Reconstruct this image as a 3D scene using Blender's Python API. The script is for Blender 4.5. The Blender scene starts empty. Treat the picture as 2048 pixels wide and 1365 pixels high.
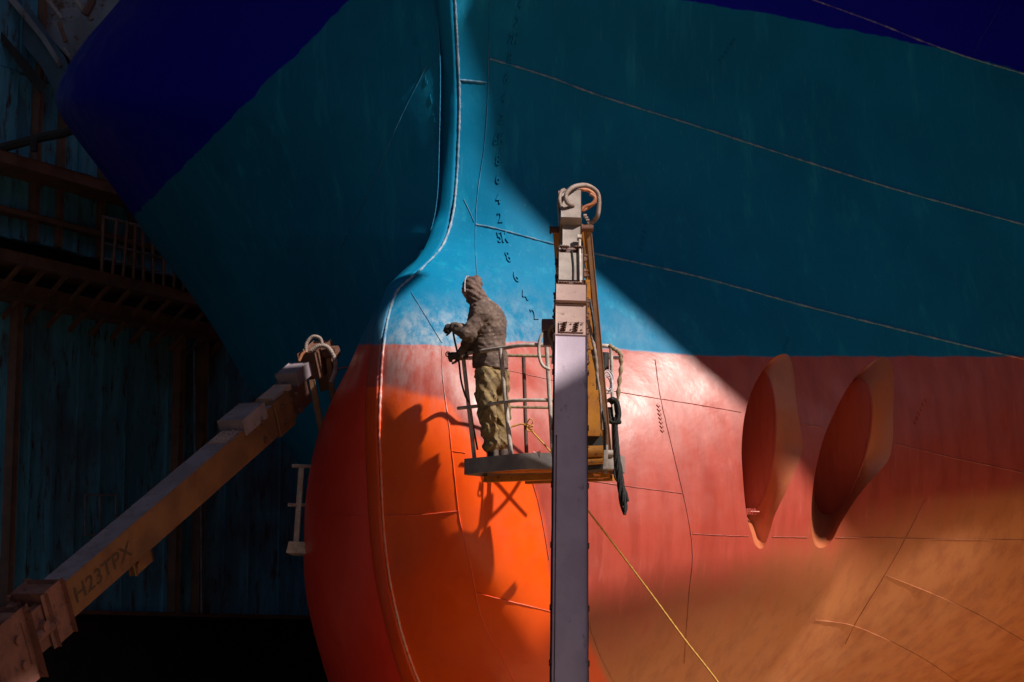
import bpy, bmesh, math, random
import numpy as np
from mathutils import Vector, Matrix
from mathutils.bvhtree import BVHTree
random.seed(7); rng = np.random.default_rng(7)
scene = bpy.context.scene
COL = scene.collection

# ------------------------------------------------------------------ camera, sky, sun, exposure
EYE = 3.4                      # camera height above the dock floor
FPX = 3982.0                   # focal length in pixels of a 2048 wide frame
PITCH = math.atan((1300 - 682.5) / FPX)
cam = bpy.data.cameras.new('camera'); camo = bpy.data.objects.new('camera', cam); COL.objects.link(camo)
camo.location = (0, 0, EYE); camo.rotation_euler = (math.pi / 2 + PITCH, 0, 0)
cam.sensor_width = 36.0; cam.lens = 36.0 * FPX / 2048; cam.clip_end = 2000
scene.camera = camo
SUN = Vector((0.60, -0.43, 0.72)).normalized()
sl = bpy.data.lights.new('sun', 'SUN'); sl.energy = 5.0; sl.angle = math.radians(0.9); sl.color = (1.0, 0.93, 0.84)
so = bpy.data.objects.new('sun', sl); COL.objects.link(so)
so.rotation_euler = SUN.to_track_quat('Z', 'Y').to_euler()
w = bpy.data.worlds.new('World'); scene.world = w; w.use_nodes = True
nt = w.node_tree; bg = nt.nodes['Background']
sky = nt.nodes.new('ShaderNodeTexSky'); sky.sky_type = 'NISHITA'; sky.sun_disc = False
sky.sun_elevation = math.asin(SUN.z); sky.sun_rotation = math.atan2(SUN.x, SUN.y)
nt.links.new(sky.outputs[0], bg.inputs[0]); bg.inputs[1].default_value = 0.05
scene.view_settings.view_transform = 'Standard'; scene.view_settings.look = 'None'
scene.view_settings.exposure = 0.27; scene.view_settings.gamma = 1.0
scene.cycles.max_bounces = 6
scene.cycles.use_denoising = True

CP, SP = math.cos(PITCH), math.sin(PITCH)
def W(px, py, D):
    """point of the place seen at photo pixel (px,py) at D metres ahead"""
    cx = (px - 1024) / FPX; cy = (682.5 - py) / FPX
    dy = CP - cy * SP; dz = SP + cy * CP
    t = D / dy
    return Vector((cx * t, D, EYE + dz * t))
def Wn(px, py, D):
    cx = (px - 1024) / FPX; cy = (682.5 - py) / FPX
    dy = CP - cy * SP; dz = SP + cy * CP
    t = D / dy
    return np.stack([cx * t, D + 0 * cx, EYE + dz * t], -1)

# ------------------------------------------------------------------ object helpers
def tag(o, label=None, cat=None, group=None, kind=None):
    if label: o['label'] = label
    if cat: o['category'] = cat
    if group: o['group'] = group
    if kind: o['kind'] = kind
    return o
def empty(name, loc, label, cat, group=None):
    o = bpy.data.objects.new(name, None); COL.objects.link(o); o.location = loc; o.empty_display_size = 0.2
    return tag(o, label, cat, group)
def setparent(o, p):
    if p is None: return
    o.parent = p
    m = Matrix.Identity(4); q = p
    while q is not None:
        m = Matrix.Translation(q.location) @ m; q = q.parent
    o.location = -m.translation if p.type == 'EMPTY' or True else o.location
def obj(name, verts, faces, m, parent=None, smooth=True, autosharp=None):
    me = bpy.data.meshes.new(name)
    me.from_pydata([tuple(v) for v in verts], [], [tuple(int(i) for i in f) for f in faces]); me.update()
    if m: me.materials.append(m)
    if smooth: me.polygons.foreach_set('use_smooth', [True] * len(me.polygons))
    if smooth and autosharp:
        try: me.set_sharp_from_angle(angle=math.radians(autosharp))
        except Exception: pass
    o = bpy.data.objects.new(name, me); COL.objects.link(o); setparent(o, parent)
    return o

class MB:
    def __init__(s): s.v = []; s.f = []
    def add(s, vs, fs):
        b = len(s.v); s.v += [Vector(v) for v in vs]; s.f += [tuple(i + b for i in f) for f in fs]
    def box(s, c, ax, ay, az, bev=0.0):
        """c centre, ax ay az half-extent vectors; chamfered box"""
        c = Vector(c); ax = Vector(ax); ay = Vector(ay); az = Vector(az)
        bm = bmesh.new(); bmesh.ops.create_cube(bm, size=2)
        M = Matrix((ax, ay, az)).transposed()
        for v in bm.verts: v.co = M @ v.co + c
        if bev: bmesh.ops.bevel(bm, geom=list(bm.edges), offset=bev, segments=2, profile=0.6, affect='EDGES')
        bmesh.ops.recalc_face_normals(bm, faces=list(bm.faces))
        bm.verts.index_update()
        s.add([v.co.copy() for v in bm.verts], [[v.index for v in f.verts] for f in bm.faces]); bm.free()
        return s
    def tube(s, pts, r, n=10, cap=True, closed=False):
        pts = [Vector(p) for p in pts]; k = len(pts); R = r if hasattr(r, '__len__') else [r] * k
        rings = []; prev = None
        for i, p in enumerate(pts):
            if closed: t = (pts[(i + 1) % k] - pts[i - 1])
            else: t = pts[min(i + 1, k - 1)] - pts[max(i - 1, 0)]
            t = t.normalized() if t.length > 1e-9 else Vector((0, 0, 1))
            if prev is None:
                a = t.orthogonal().normalized()
            else:
                a = prev - t * prev.dot(t); a = a.normalized() if a.length > 1e-6 else t.orthogonal().normalized()
            prev = a; b = t.cross(a)
            rings.append([p + (a * math.cos(2 * math.pi * j / n) + b * math.sin(2 * math.pi * j / n)) * R[i] for j in range(n)])
        base = len(s.v)
        for rg in rings: s.v += rg
        m = k if closed else k - 1
        for i in range(m):
            for j in range(n):
                a0 = base + i * n + j; a1 = base + i * n + (j + 1) % n; b0 = base + ((i + 1) % k) * n + j; b1 = base + ((i + 1) % k) * n + (j + 1) % n
                s.f.append((a0, a1, b1, b0))
        if cap and not closed:
            s.f.append(tuple(base + j for j in range(n))[::-1]); s.f.append(tuple(base + (k - 1) * n + j for j in range(n)))
        return s
    def bar(s, p0, p1, wx, wy, up=Vector((0, 0, 1)), bev=0.004):
        """rectangular bar from p0 to p1; wx across, wy along up"""
        p0 = Vector(p0); p1 = Vector(p1); d = (p1 - p0); L = d.length; d.normalize()
        r = d.cross(Vector(up)); r = r.normalized() if r.length > 1e-5 else d.orthogonal().normalized()
        u = r.cross(d).normalized()
        return s.box((p0 + p1) / 2, r * wx / 2, u * wy / 2, d * L / 2, bev)
    def cyl(s, p0, p1, r, n=16): return s.tube([p0, p1], r, n)
    def build(s, name, m, parent=None, sharp=35):
        return obj(name, s.v, s.f, m, parent, True, sharp)

def spline(pts, n=8):
    """Catmull-Rom through 3D points"""
    P = [Vector(p) for p in pts]; P = [2 * P[0] - P[1]] + P + [2 * P[-1] - P[-2]]
    out = []
    for i in range(1, len(P) - 2):
        for k in range(n):
            t = k / n
            out.append(0.5 * ((2 * P[i]) + (-P[i - 1] + P[i + 1]) * t + (2 * P[i - 1] - 5 * P[i] + 4 * P[i + 1] - P[i + 2]) * t * t + (-P[i - 1] + 3 * P[i] - 3 * P[i + 1] + P[i + 2]) * t ** 3))
    out.append(P[-2]); return out

# ------------------------------------------------------------------ materials
def nodes(name):
    m = bpy.data.materials.new(name); m.use_nodes = True
    nt = m.node_tree; b = nt.nodes['Principled BSDF']
    return m, nt, b
def N(nt, t, **k):
    n = nt.nodes.new(t)
    for a, v in k.items():
        if a.startswith('i_'):
            key = a[2:]; key = int(key) if key.isdigit() else key.replace('_', ' ')
            n.inputs[key].default_value = v
        else: setattr(n, a, v)
    return n
def L(nt, a, b): nt.links.new(a, b)
def noise(nt, scale, detail=4, vec=None, rough=0.55, stretch=None):
    tc = N(nt, 'ShaderNodeNewGeometry'); out = tc.outputs['Position']
    if vec is not None: out = vec
    if stretch:
        mp = N(nt, 'ShaderNodeMapping'); mp.inputs['Scale'].default_value = stretch; L(nt, out, mp.inputs['Vector']); out = mp.outputs[0]
    n = N(nt, 'ShaderNodeTexNoise'); n.inputs['Scale'].default_value = scale; n.inputs['Detail'].default_value = detail; n.inputs['Roughness'].default_value = rough
    L(nt, out, n.inputs['Vector']); return n.outputs[0]
def ramp(nt, fac, a, b, c0=0.0, c1=1.0):
    r = N(nt, 'ShaderNodeMapRange', interpolation_type='SMOOTHSTEP'); L(nt, fac, r.inputs[0])
    r.inputs[1].default_value = a; r.inputs[2].default_value = b; r.inputs[3].default_value = c0; r.inputs[4].default_value = c1
    return r.outputs[0]
def mixc(nt, fac, a, b):
    x = N(nt, 'ShaderNodeMix', data_type='RGBA')
    if hasattr(fac, 'is_output') or not isinstance(fac, (int, float)): L(nt, fac, x.inputs[0])
    else: x.inputs[0].default_value = fac
    for v, i in ((a, 6), (b, 7)):
        if isinstance(v, tuple): x.inputs[i].default_value = (*v, 1)
        else: L(nt, v, x.inputs[i])
    return x.outputs[2]
def math_(nt, op, a, b=None):
    x = N(nt, 'ShaderNodeMath', operation=op)
    for v, i in ((a, 0), (b, 1)):
        if v is None: continue
        if isinstance(v, (int, float)): x.inputs[i].default_value = v
        else: L(nt, v, x.inputs[i])
    return x.outputs[0]
def bump(nt, b, h, strength=0.3, dist=0.01):
    x = N(nt, 'ShaderNodeBump'); x.inputs['Strength'].default_value = strength; x.inputs['Distance'].default_value = dist
    L(nt, h, x.inputs['Height']); L(nt, x.outputs[0], b.inputs['Normal'])
def mat(name, c1, c2=None, scale=6, rough=0.5, metal=0.0, bmp=0.2, dirt=None, dirt_amt=0.5, bscale=60, stretch=None):
    m, nt, b = nodes(name)
    c2 = c2 or tuple(x * 0.7 for x in c1)
    f = ramp(nt, noise(nt, scale, 6, stretch=stretch), 0.35, 0.65)
    c = mixc(nt, f, c1, c2)
    if dirt:
        f2 = ramp(nt, noise(nt, scale * 2.7, 8, rough=0.7, stretch=stretch), 0.62 - 0.2 * dirt_amt, 0.75 - 0.2 * dirt_amt)
        c = mixc(nt, f2, c, dirt)
    L(nt, c, b.inputs['Base Color'])
    L(nt, ramp(nt, noise(nt, scale * 1.7, 5), 0.3, 0.7, rough * 0.85, min(1, rough * 1.2)), b.inputs['Roughness'])
    b.inputs['Metallic'].default_value = metal
    if bmp: bump(nt, b, noise(nt, bscale, 5), bmp, 0.006)
    return m

def attr(nt, name):
    a = N(nt, 'ShaderNodeAttribute', attribute_name=name); return a.outputs['Fac']
def hull_material():
    m, nt, b = nodes('hull_paint')
    wl = attr(nt, 'd_water'); dp = attr(nt, 'd_deep'); orr = attr(nt, 'd_orange'); du = attr(nt, 'd_dust_glint'); oc = attr(nt, 'd_bounce_ochre'); sd = attr(nt, 'd_port')
    wob = math_(nt, 'MULTIPLY', math_(nt, 'SUBTRACT', noise(nt, 2.2, 4), 0.5), 26.0)
    fine = math_(nt, 'MULTIPLY', math_(nt, 'SUBTRACT', noise(nt, 14, 5, stretch=(1, 1, .25)), 0.5), 14.0)
    big = noise(nt, 0.55, 5)
    strk = noise(nt, 3.0, 7, rough=0.65, stretch=(1.6, 1.6, 0.22))
    strk2 = noise(nt, 9.0, 6, rough=0.65, stretch=(1.5, 1.5, 0.12))
    # teal boot-top paint
    teal = mixc(nt, ramp(nt, big, 0.3, 0.7), (0.0005, 0.138, 0.275), (0.0005, 0.182, 0.35))
    teal = mixc(nt, ramp(nt, strk, 0.52, 0.75, 0, 0.55), teal, (0.015, 0.30, 0.44))
    teal = mixc(nt, ramp(nt, noise(nt, 16, 3, stretch=(2.5, 2.5, .1)), 0.6, 0.8, 0, 0.3), teal, (0.10, 0.36, 0.46))
    teal = mixc(nt, ramp(nt, strk2, 0.6, 0.8, 0, 0.25), teal, (0.0, 0.09, 0.2))
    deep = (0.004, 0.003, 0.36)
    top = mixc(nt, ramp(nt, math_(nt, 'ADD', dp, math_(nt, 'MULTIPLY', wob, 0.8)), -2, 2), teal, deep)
    # red antifouling below
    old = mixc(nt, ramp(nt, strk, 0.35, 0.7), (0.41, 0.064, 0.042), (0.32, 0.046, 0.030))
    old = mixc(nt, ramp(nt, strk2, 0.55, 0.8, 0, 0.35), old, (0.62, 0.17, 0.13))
    bounce_ochre = mixc(nt, ramp(nt, strk, 0.4, 0.7), (0.56, 0.205, 0.075), (0.43, 0.135, 0.052))  # warm bounce light on the lower hull, painted as ochre streaks
    old = mixc(nt, ramp(nt, math_(nt, 'ADD', oc, math_(nt, 'MULTIPLY', math_(nt, 'SUBTRACT', strk, 0.5), 260.0)), -90, 160), old, bounce_ochre)
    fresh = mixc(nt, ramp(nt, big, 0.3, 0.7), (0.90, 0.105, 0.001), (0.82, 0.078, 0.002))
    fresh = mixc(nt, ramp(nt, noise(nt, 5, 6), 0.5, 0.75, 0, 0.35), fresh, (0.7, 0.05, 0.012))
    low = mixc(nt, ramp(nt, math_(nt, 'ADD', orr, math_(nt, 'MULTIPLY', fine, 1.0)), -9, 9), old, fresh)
    low = mixc(nt, sd, low, (0.68, 0.030, 0.018))
    c = mixc(nt, ramp(nt, math_(nt, 'ADD', wl, math_(nt, 'ADD', math_(nt, 'MULTIPLY', wob, 0.45), math_(nt, 'MULTIPLY', fine, 0.25))), -2.5, 2.5), low, top)
    # grey overspray mixed with painted sheen and weld-bead highlights
    duf = math_(nt, 'MULTIPLY', du, ramp(nt, noise(nt, 7.0, 9, rough=0.72, stretch=(1.4, 1.0, 0.28)), 0.30, 0.75))
    c = mixc(nt, duf, c, (0.52, 0.50, 0.50))
    L(nt, c, b.inputs['Base Color'])
    up = ramp(nt, wl, -4, 4); L(nt, math_(nt, 'ADD', ramp(nt, noise(nt, 3, 5), 0.3, 0.7, 0.28, 0.46), math_(nt, 'MULTIPLY', up, 0.16)), b.inputs['Roughness'])
    L(nt, math_(nt, 'SUBTRACT', 0.5, math_(nt, 'MULTIPLY', up, 0.38)), b.inputs['Specular IOR Level'])
    h = math_(nt, 'ADD', math_(nt, 'ADD', math_(nt, 'MULTIPLY', noise(nt, 0.9, 2), 5.0), math_(nt, 'MULTIPLY', noise(nt, 5, 2), 0.5)), math_(nt, 'ADD', math_(nt, 'MULTIPLY', noise(nt, 30, 4), 0.10), math_(nt, 'MULTIPLY', noise(nt, 150, 3), 0.035)))
    bump(nt, b, h, 0.5, 0.012)
    return m
HULL = hull_material()

def wall_material():
    m, nt, b = nodes('rusty_blue_wall_paint')
    s = noise(nt, 2.2, 8, rough=0.7, stretch=(1.2, 1.2, 0.16))
    s2 = noise(nt, 5.0, 8, rough=0.75, stretch=(1.2, 1.2, 0.3))
    c = mixc(nt, ramp(nt, s, 0.4, 0.6), (0.15, 0.55, 0.75), (0.09, 0.38, 0.55))
    c = mixc(nt, ramp(nt, s2, 0.5, 0.66), c, (0.10, 0.045, 0.028))
    c = mixc(nt, ramp(nt, noise(nt, 0.5, 4), 0.5, 0.7, 0, 0.55), c, (0.12, 0.05, 0.035))
    L(nt, c, b.inputs['Base Color']); b.inputs['Roughness'].default_value = 0.7
    bump(nt, b, s2, 0.5, 0.02)
    return m
M = {
 'wall': wall_material(),
 'rust': mat('rusty_steel', (0.20, 0.11, 0.08), (0.30, 0.15, 0.10), 3, 0.8, 0, 0.5),
 'darksteel': mat('dark_steel', (0.02, 0.02, 0.022), (0.035, 0.03, 0.028), 2, 0.8, 0, 0.4),
 'greysteel': mat('grey_steel', (0.34, 0.35, 0.38), (0.22, 0.22, 0.24), 1.2, 0.6, 0, 0.3, dirt=(0.16, 0.07, 0.04)),
 'boomtop': mat('dusty_boom_paint', (0.40, 0.27, 0.23), (0.34, 0.22, 0.20), 5, 0.6, 0, 0.15, dirt=(0.18, 0.10, 0.09), dirt_amt=0.25, stretch=(1, 1, 1.6)),
 'boomlow': mat('shade_grey_boom', (0.48, 0.38, 0.47), (0.40, 0.31, 0.39), 3, 0.5, 0, 0.2, dirt=(0.22, 0.16, 0.19), dirt_amt=0.15, stretch=(1, 1, .4)),  # purple-grey shade tone of the lower boom, put into its paint
 'lightbox': mat('pale_cover_paint', (0.33, 0.27, 0.24), (0.25, 0.20, 0.18), 9, 0.6, 0, 0.3),
 'yellow': mat('yellow_machine_paint', (0.46, 0.19, 0.022), (0.36, 0.13, 0.02), 6, 0.45, 0, 0.15, dirt=(0.12, 0.06, 0.04), dirt_amt=0.45),
 'pole': mat('dusty_brown_bar', (0.27, 0.14, 0.07), (0.20, 0.10, 0.06), 8, 0.6, 0, 0.2),
 'rail': mat('worn_white_rail_paint', (0.52, 0.45, 0.40), (0.36, 0.29, 0.26), 14, 0.55, 0, 0.2, dirt=(0.20, 0.14, 0.12), dirt_amt=0.35),
 'railbrown': mat('rusty_rail_paint', (0.13, 0.06, 0.05), (0.09, 0.045, 0.04), 14, 0.7, 0, 0.3),
 'toe': mat('grey_toe_board', (0.30, 0.27, 0.26), (0.21, 0.18, 0.18), 5, 0.5, 0.2, 0.2, dirt=(0.3, 0.24, 0.2), dirt_amt=0.1),
 'black': mat('black_rubber', (0.012, 0.012, 0.014), (0.02, 0.02, 0.022), 20, 0.6, 0, 0.4),
 'blackrope': mat('black_rope', (0.006, 0.006, 0.007), (0.012, 0.012, 0.013), 60, 0.8, 0, 1.0),
 'hose': mat('dusty_corrugated_hose', (0.30, 0.23, 0.20), (0.20, 0.14, 0.12), 20, 0.7, 0, 0.3),
 'hoseorange': mat('faded_orange_hose', (0.42, 0.15, 0.06), (0.30, 0.11, 0.06), 20, 0.6, 0, 0.3),
 'bolt': mat('rusty_bolt', (0.16, 0.07, 0.045), (0.1, 0.045, 0.03), 40, 0.7, 0.2, 0.3),
 'yrope': mat('yellow_rope', (0.62, 0.33, 0.05), (0.45, 0.22, 0.04), 60, 0.7, 0, 0.6),
 'wire': mat('pale_wire', (0.6, 0.55, 0.6), (0.4, 0.38, 0.42), 60, 0.5, 0, 0.2),
 'strap': mat('dirty_strap', (0.33, 0.25, 0.15), (0.18, 0.12, 0.08), 30, 0.8, 0, 0.5),
 'jacket': mat('dusty_brown_jacket', (0.15, 0.10, 0.08), (0.095, 0.06, 0.05), 9, 0.85, 0, 0.6, dirt=(0.27, 0.19, 0.15), dirt_amt=0.35, bscale=90),
 'hood': mat('dusty_brown_hood', (0.17, 0.105, 0.085), (0.11, 0.065, 0.055), 16, 0.85, 0, 0.6, dirt=(0.28, 0.18, 0.14), dirt_amt=0.3, bscale=90),
 'glove': mat('dark_work_glove', (0.055, 0.042, 0.04), (0.035, 0.027, 0.026), 20, 0.85, 0, 0.6),
 'trousers': mat('khaki_work_trousers', (0.27, 0.18, 0.075), (0.17, 0.115, 0.055), 8, 0.85, 0, 0.5, dirt=(0.10, 0.065, 0.045), dirt_amt=0.5, bscale=70),
 'boot': mat('worn_leather_boot', (0.05, 0.03, 0.028), (0.09, 0.06, 0.05), 20, 0.6, 0, 0.5),
 'skin': mat('skin', (0.42, 0.22, 0.15), (0.36, 0.17, 0.11), 12, 0.5, 0, 0.1),
 'letter': mat('faded_lettering', (0.075, 0.04, 0.025), (0.05, 0.028, 0.02), 20, 0.6, 0, 0.1),
 'ground': mat('sandy_bounce_floor', (0.62, 0.40, 0.20), (0.48, 0.30, 0.15), 0.5, 0.9, 0, 0.4, bscale=8),
 'darkfloor': mat('oily_dark_dock_floor', (0.025, 0.023, 0.022), (0.04, 0.034, 0.03), 0.4, 0.8, 0, 0.4, bscale=8),
 'concrete': mat('dock_concrete', (0.30, 0.22, 0.16), (0.22, 0.16, 0.12), 0.6, 0.9, 0, 0.4, bscale=8),
}

# ------------------------------------------------------------------ ship bow
def pc(tab, y):
    """smooth (pchip-like) 1-D interpolation"""
    t = np.array(tab, float); xs, ys = t[:, 0], t[:, 1]
    h = np.diff(xs); dl = np.diff(ys) / h
    m = np.zeros(len(xs)); m[0] = dl[0]; m[-1] = dl[-1]
    for i in range(1, len(xs) - 1):
        if dl[i - 1] * dl[i] > 0:
            w1 = 2 * h[i] + h[i - 1]; w2 = h[i] + 2 * h[i - 1]
            m[i] = (w1 + w2) / (w1 / dl[i - 1] + w2 / dl[i])
    y = np.clip(np.asarray(y, float), xs[0], xs[-1])
    i = np.clip(np.searchsorted(xs, y) - 1, 0, len(h) - 1)
    s = (y - xs[i]) / h[i]
    return ((2 * s**3 - 3 * s**2 + 1) * ys[i] + (s**3 - 2 * s**2 + s) * h[i] * m[i] + (-2 * s**3 + 3 * s**2) * ys[i + 1] + (s**3 - s**2) * h[i] * m[i + 1])
XR = [(-260, 898), (0, 907), (100, 912), (200, 916), (260, 915), (330, 912), (400, 907), (440, 901), (470, 892), (500, 877), (525, 857), (545, 832), (560, 812), (575, 797), (600, 784), (640, 773), (690, 765), (760, 760), (850, 757), (950, 760), (1050, 765), (1150, 776), (1250, 797), (1310, 815), (1365, 836), (1450, 872), (1550, 920), (1700, 990)]
XL = [(-260, 852), (0, 872), (60, 878), (150, 882), (280, 880), (380, 877), (430, 871), (470, 860), (500, 847), (520, 833), (540, 814), (555, 797), (568, 781), (585, 768), (610, 758), (640, 750), (690, 741), (760, 733), (850, 730), (950, 733), (1050, 738), (1150, 749), (1250, 770), (1310, 786), (1365, 804), (1450, 838), (1550, 885), (1700, 955)]
DR = [(-260, 21.6), (0, 22.1), (200, 22.45), (330, 22.55), (420, 22.5), (480, 22.2), (530, 21.75), (575, 21.3), (640, 20.98), (700, 20.82), (800, 20.66), (900, 20.63), (1000, 20.74), (1100, 20.90), (1200, 21.15), (1300, 21.5), (1365, 21.8), (1450, 22.25), (1550, 23.0), (1700, 24.7)]
xr = lambda y: pc(XR, y); xl = lambda y: pc(XL, y); dr = lambda y: pc(DR, y)
CP_ = []
for y in range(-150, 1560, 90): CP_.append((float(xr(y)), y, float(dr(y))))
rows = {
 -150: [(980, 22.1), (1200, 22.65), (1500, 23.6), (2048, 25.6), (2700, 28.6)],
 0: [(980, 22.3), (1200, 22.8), (1500, 23.6), (2048, 25.4), (2700, 28.2)],
 200: [(975, 22.5), (1200, 22.85), (1500, 23.5), (2048, 25.1), (2700, 28)],
 400: [(950, 22.5), (1000, 22.48), (1200, 22.7), (1500, 23.25), (2048, 24.8), (2700, 27.8)],
 560: [(860, 21.42), (900, 21.5), (950, 21.7), (1000, 21.85), (1100, 22.05), (1300, 22.35), (1500, 22.85), (2048, 24.5)],
 700: [(800, 20.66), (850, 20.62), (900, 20.67), (1000, 21.0), (1100, 21.35), (1300, 21.85), (1500, 22.4), (2048, 24.2), (2700, 27.2)],
 850: [(800, 20.42), (850, 20.33), (900, 20.30), (950, 20.33), (1000, 20.42), (1100, 20.77), (1300, 21.4), (1500, 22.05), (2048, 24.0), (2700, 27)],
 1000: [(800, 20.52), (850, 20.37), (900, 20.28), (950, 20.28), (1000, 20.38), (1100, 20.66), (1300, 21.2), (1500, 21.9), (2048, 24.0)],
 1150: [(820, 20.76), (900, 20.52), (1000, 20.45), (1100, 20.68), (1300, 21.2), (1500, 22.0), (1750, 23.3), (2048, 24.7), (2700, 28)],
 1300: [(860, 21.3), (950, 20.98), (1050, 20.82), (1150, 20.97), (1300, 21.6), (1500, 22.7), (1750, 24.4), (2048, 26.2), (2700, 30)],
 1450: [(930, 22.0), (1050, 21.55), (1200, 21.8), (1500, 23.9), (2048, 29), (2700, 33)],
 1560: [(980, 22.8), (1200, 22.8), (1500, 25.4), (2048, 31.5), (2700, 36)],
}
for y, l in rows.items():
    for x, d in l: CP_.append((x, y, d))
CPa = np.array(CP_)
def U(r2): return 0.5 * r2 * np.log(r2 + 1e-12)
S_ = 1000.0
def tps_fit(P, lam=2e-4):
    X = P[:, :2] / S_; n = len(X)
    K = U(((X[:, None] - X[None]) ** 2).sum(-1)) + lam * np.eye(n)
    Q = np.hstack([np.ones((n, 1)), X]); A = np.block([[K, Q], [Q.T, np.zeros((3, 3))]])
    return X, np.linalg.solve(A, np.concatenate([P[:, 2], np.zeros(3)]))
TX, TC = tps_fit(CPa)
def DS(x, y):
    x = np.asarray(x, float); y = np.asarray(y, float); sh = x.shape
    q = np.stack([x.ravel(), y.ravel()], -1) / S_; out = np.empty(len(q)); n = len(TX)
    for i in range(0, len(q), 20000):
        c = q[i:i + 20000]; out[i:i + 20000] = U(((c[:, None] - TX[None]) ** 2).sum(-1)) @ TC[:n] + TC[n] + c @ TC[n + 1:]
    return out.reshape(sh)

# thruster tunnel mouths (outlines on the plating)
O1 = [(1572,708),(1548,716),(1527,740),(1509,770),(1496,804),(1487,846),(1483,899),(1485,945),(1490,1006),(1496,1044),(1504,1070),(1509,1088),(1521,1099),(1530,1090),(1540,1063),(1549,1032),(1567,994),(1588,949),(1603,907),(1605,888),(1599,846),(1591,792),(1588,750),(1582,722)]
O2 = [(1765,714),(1738,728),(1715,750),(1692,781),(1670,823),(1650,869),(1637,914),(1628,960),(1623,1006),(1622,1044),(1625,1074),(1630,1090),(1639,1097),(1652,1093),(1666,1078),(1681,1048),(1704,1010),(1730,975),(1757,945),(1778,918),(1785,884),(1786,830),(1787,754),(1780,724)]
def smooth_loop(O, n=160):
    P = np.array(O, float)
    k = len(P); out = []
    for i in range(k):
        p0, p1, p2, p3 = P[i - 1], P[i], P[(i + 1) % k], P[(i + 2) % k]
        for j in range(8):
            t = j / 8
            out.append(0.5 * (2 * p1 + (p2 - p0) * t + (2 * p0 - 5 * p1 + 4 * p2 - p3) * t * t + (-p0 + 3 * p1 - 3 * p2 + p3) * t ** 3))
    out = np.array(out); d = np.concatenate([[0], np.cumsum(np.linalg.norm(np.roll(out, -1, 0) - out, axis=1))])
    s = np.linspace(0, d[-1], n, endpoint=False); o2 = np.vstack([out, out[:1]])
    return np.stack([np.interp(s, d, o2[:, 0]), np.interp(s, d, o2[:, 1])], -1)
OL = [smooth_loop(O1), smooth_loop(O2)]
def inside(P, q):
    x, y = q[..., 0], q[..., 1]; c = np.zeros(x.shape, bool)
    a = P; b = np.roll(P, -1, 0)
    for (x0, y0), (x1, y1) in zip(a, b):
        if y0 == y1: continue
        m = ((y0 > y) != (y1 > y)) & (x < (x1 - x0) * (y - y0) / (y1 - y0) + x0); c ^= m
    return c

ship = empty('ship_bow', (2, 26, 0), 'towering ship bow, teal blue above and red-orange bulb below', 'ship')

def water_y(x): return pc([(-200, 690), (740, 690), (850, 690), (900, 694), (930, 684), (1040, 684), (1100, 690), (1250, 700), (1400, 711), (1600, 714), (2048, 714), (2800, 720)], x)
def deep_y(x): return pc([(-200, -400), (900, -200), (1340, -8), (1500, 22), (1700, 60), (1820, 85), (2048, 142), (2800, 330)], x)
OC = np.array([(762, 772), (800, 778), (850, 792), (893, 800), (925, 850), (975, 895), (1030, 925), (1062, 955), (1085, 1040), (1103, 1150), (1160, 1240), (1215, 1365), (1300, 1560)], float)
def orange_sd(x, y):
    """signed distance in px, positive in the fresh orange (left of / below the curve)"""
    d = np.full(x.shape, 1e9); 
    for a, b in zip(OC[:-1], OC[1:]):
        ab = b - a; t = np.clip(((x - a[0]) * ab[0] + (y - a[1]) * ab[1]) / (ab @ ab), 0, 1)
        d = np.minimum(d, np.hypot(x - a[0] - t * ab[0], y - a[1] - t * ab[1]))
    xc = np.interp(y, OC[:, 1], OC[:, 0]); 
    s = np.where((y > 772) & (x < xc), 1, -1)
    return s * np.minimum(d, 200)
def gauss(x, y, cx, cy, sx, sy, a=0.0):
    dx, dy = x - cx, y - cy; ca, sa = math.cos(a), math.sin(a)
    return np.exp(-(((dx * ca + dy * sa) / sx) ** 2 + ((-dx * sa + dy * ca) / sy) ** 2))
def paint_attrs(o, px, py, port=0.0, extra=0.0):
    me = o.data; px = px.ravel(); py = py.ravel()
    dust_glint = 0.6 * gauss(px, py, 860, 665, 95, 45) + 0.35 * gauss(px, py, 960, 690, 120, 60) + 0.55 * gauss(px, py, 800, 740, 40, 50) + 0.35 * gauss(px, py, 930, 780, 70, 60) + 0.14 * gauss(px, py, 1060, 640, 120, 60, 0.6) + 0.10*gauss(px, py, 1250, 665, 90, 35) + 0.10*gauss(px,py,1180,820,160,120)  # part overspray, part sheen painted in around the waterline
    bounce_ochre = -520 + 0 * px
    bounce_ochre = np.maximum(bounce_ochre, (py - 1190) * 1.2 + np.clip((px - 1400) * 0.5, -80, 500) - np.clip((1000 - py), 0, 400) * 3)  # painted bounce light grows downward and to the right
    A = {'d_water': water_y(px) - py, 'd_deep': deep_y(px) - py, 'd_orange': orange_sd(px, py), 'd_dust_glint': np.clip(dust_glint + extra, 0, 1), 'd_bounce_ochre': bounce_ochre, 'd_port': port + 0 * px}
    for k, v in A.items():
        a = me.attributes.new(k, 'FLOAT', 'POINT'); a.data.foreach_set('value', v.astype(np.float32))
def grid_faces(nr, nc, keep=None):
    i = np.arange(nr - 1)[:, None]; j = np.arange(nc - 1)[None]
    a = i * nc + j; f = np.stack([a, a + 1, a + nc + 1, a + nc], -1)
    f = f.reshape(-1, 4)
    if keep is not None: f = f[keep.ravel()]
    return f

ALLV, ALLF = [], []
def collect(v, f):
    b = sum(len(x) for x in ALLV); ALLV.append(v); ALLF.extend([tuple(int(i) + b for i in q) for q in f])

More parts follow.
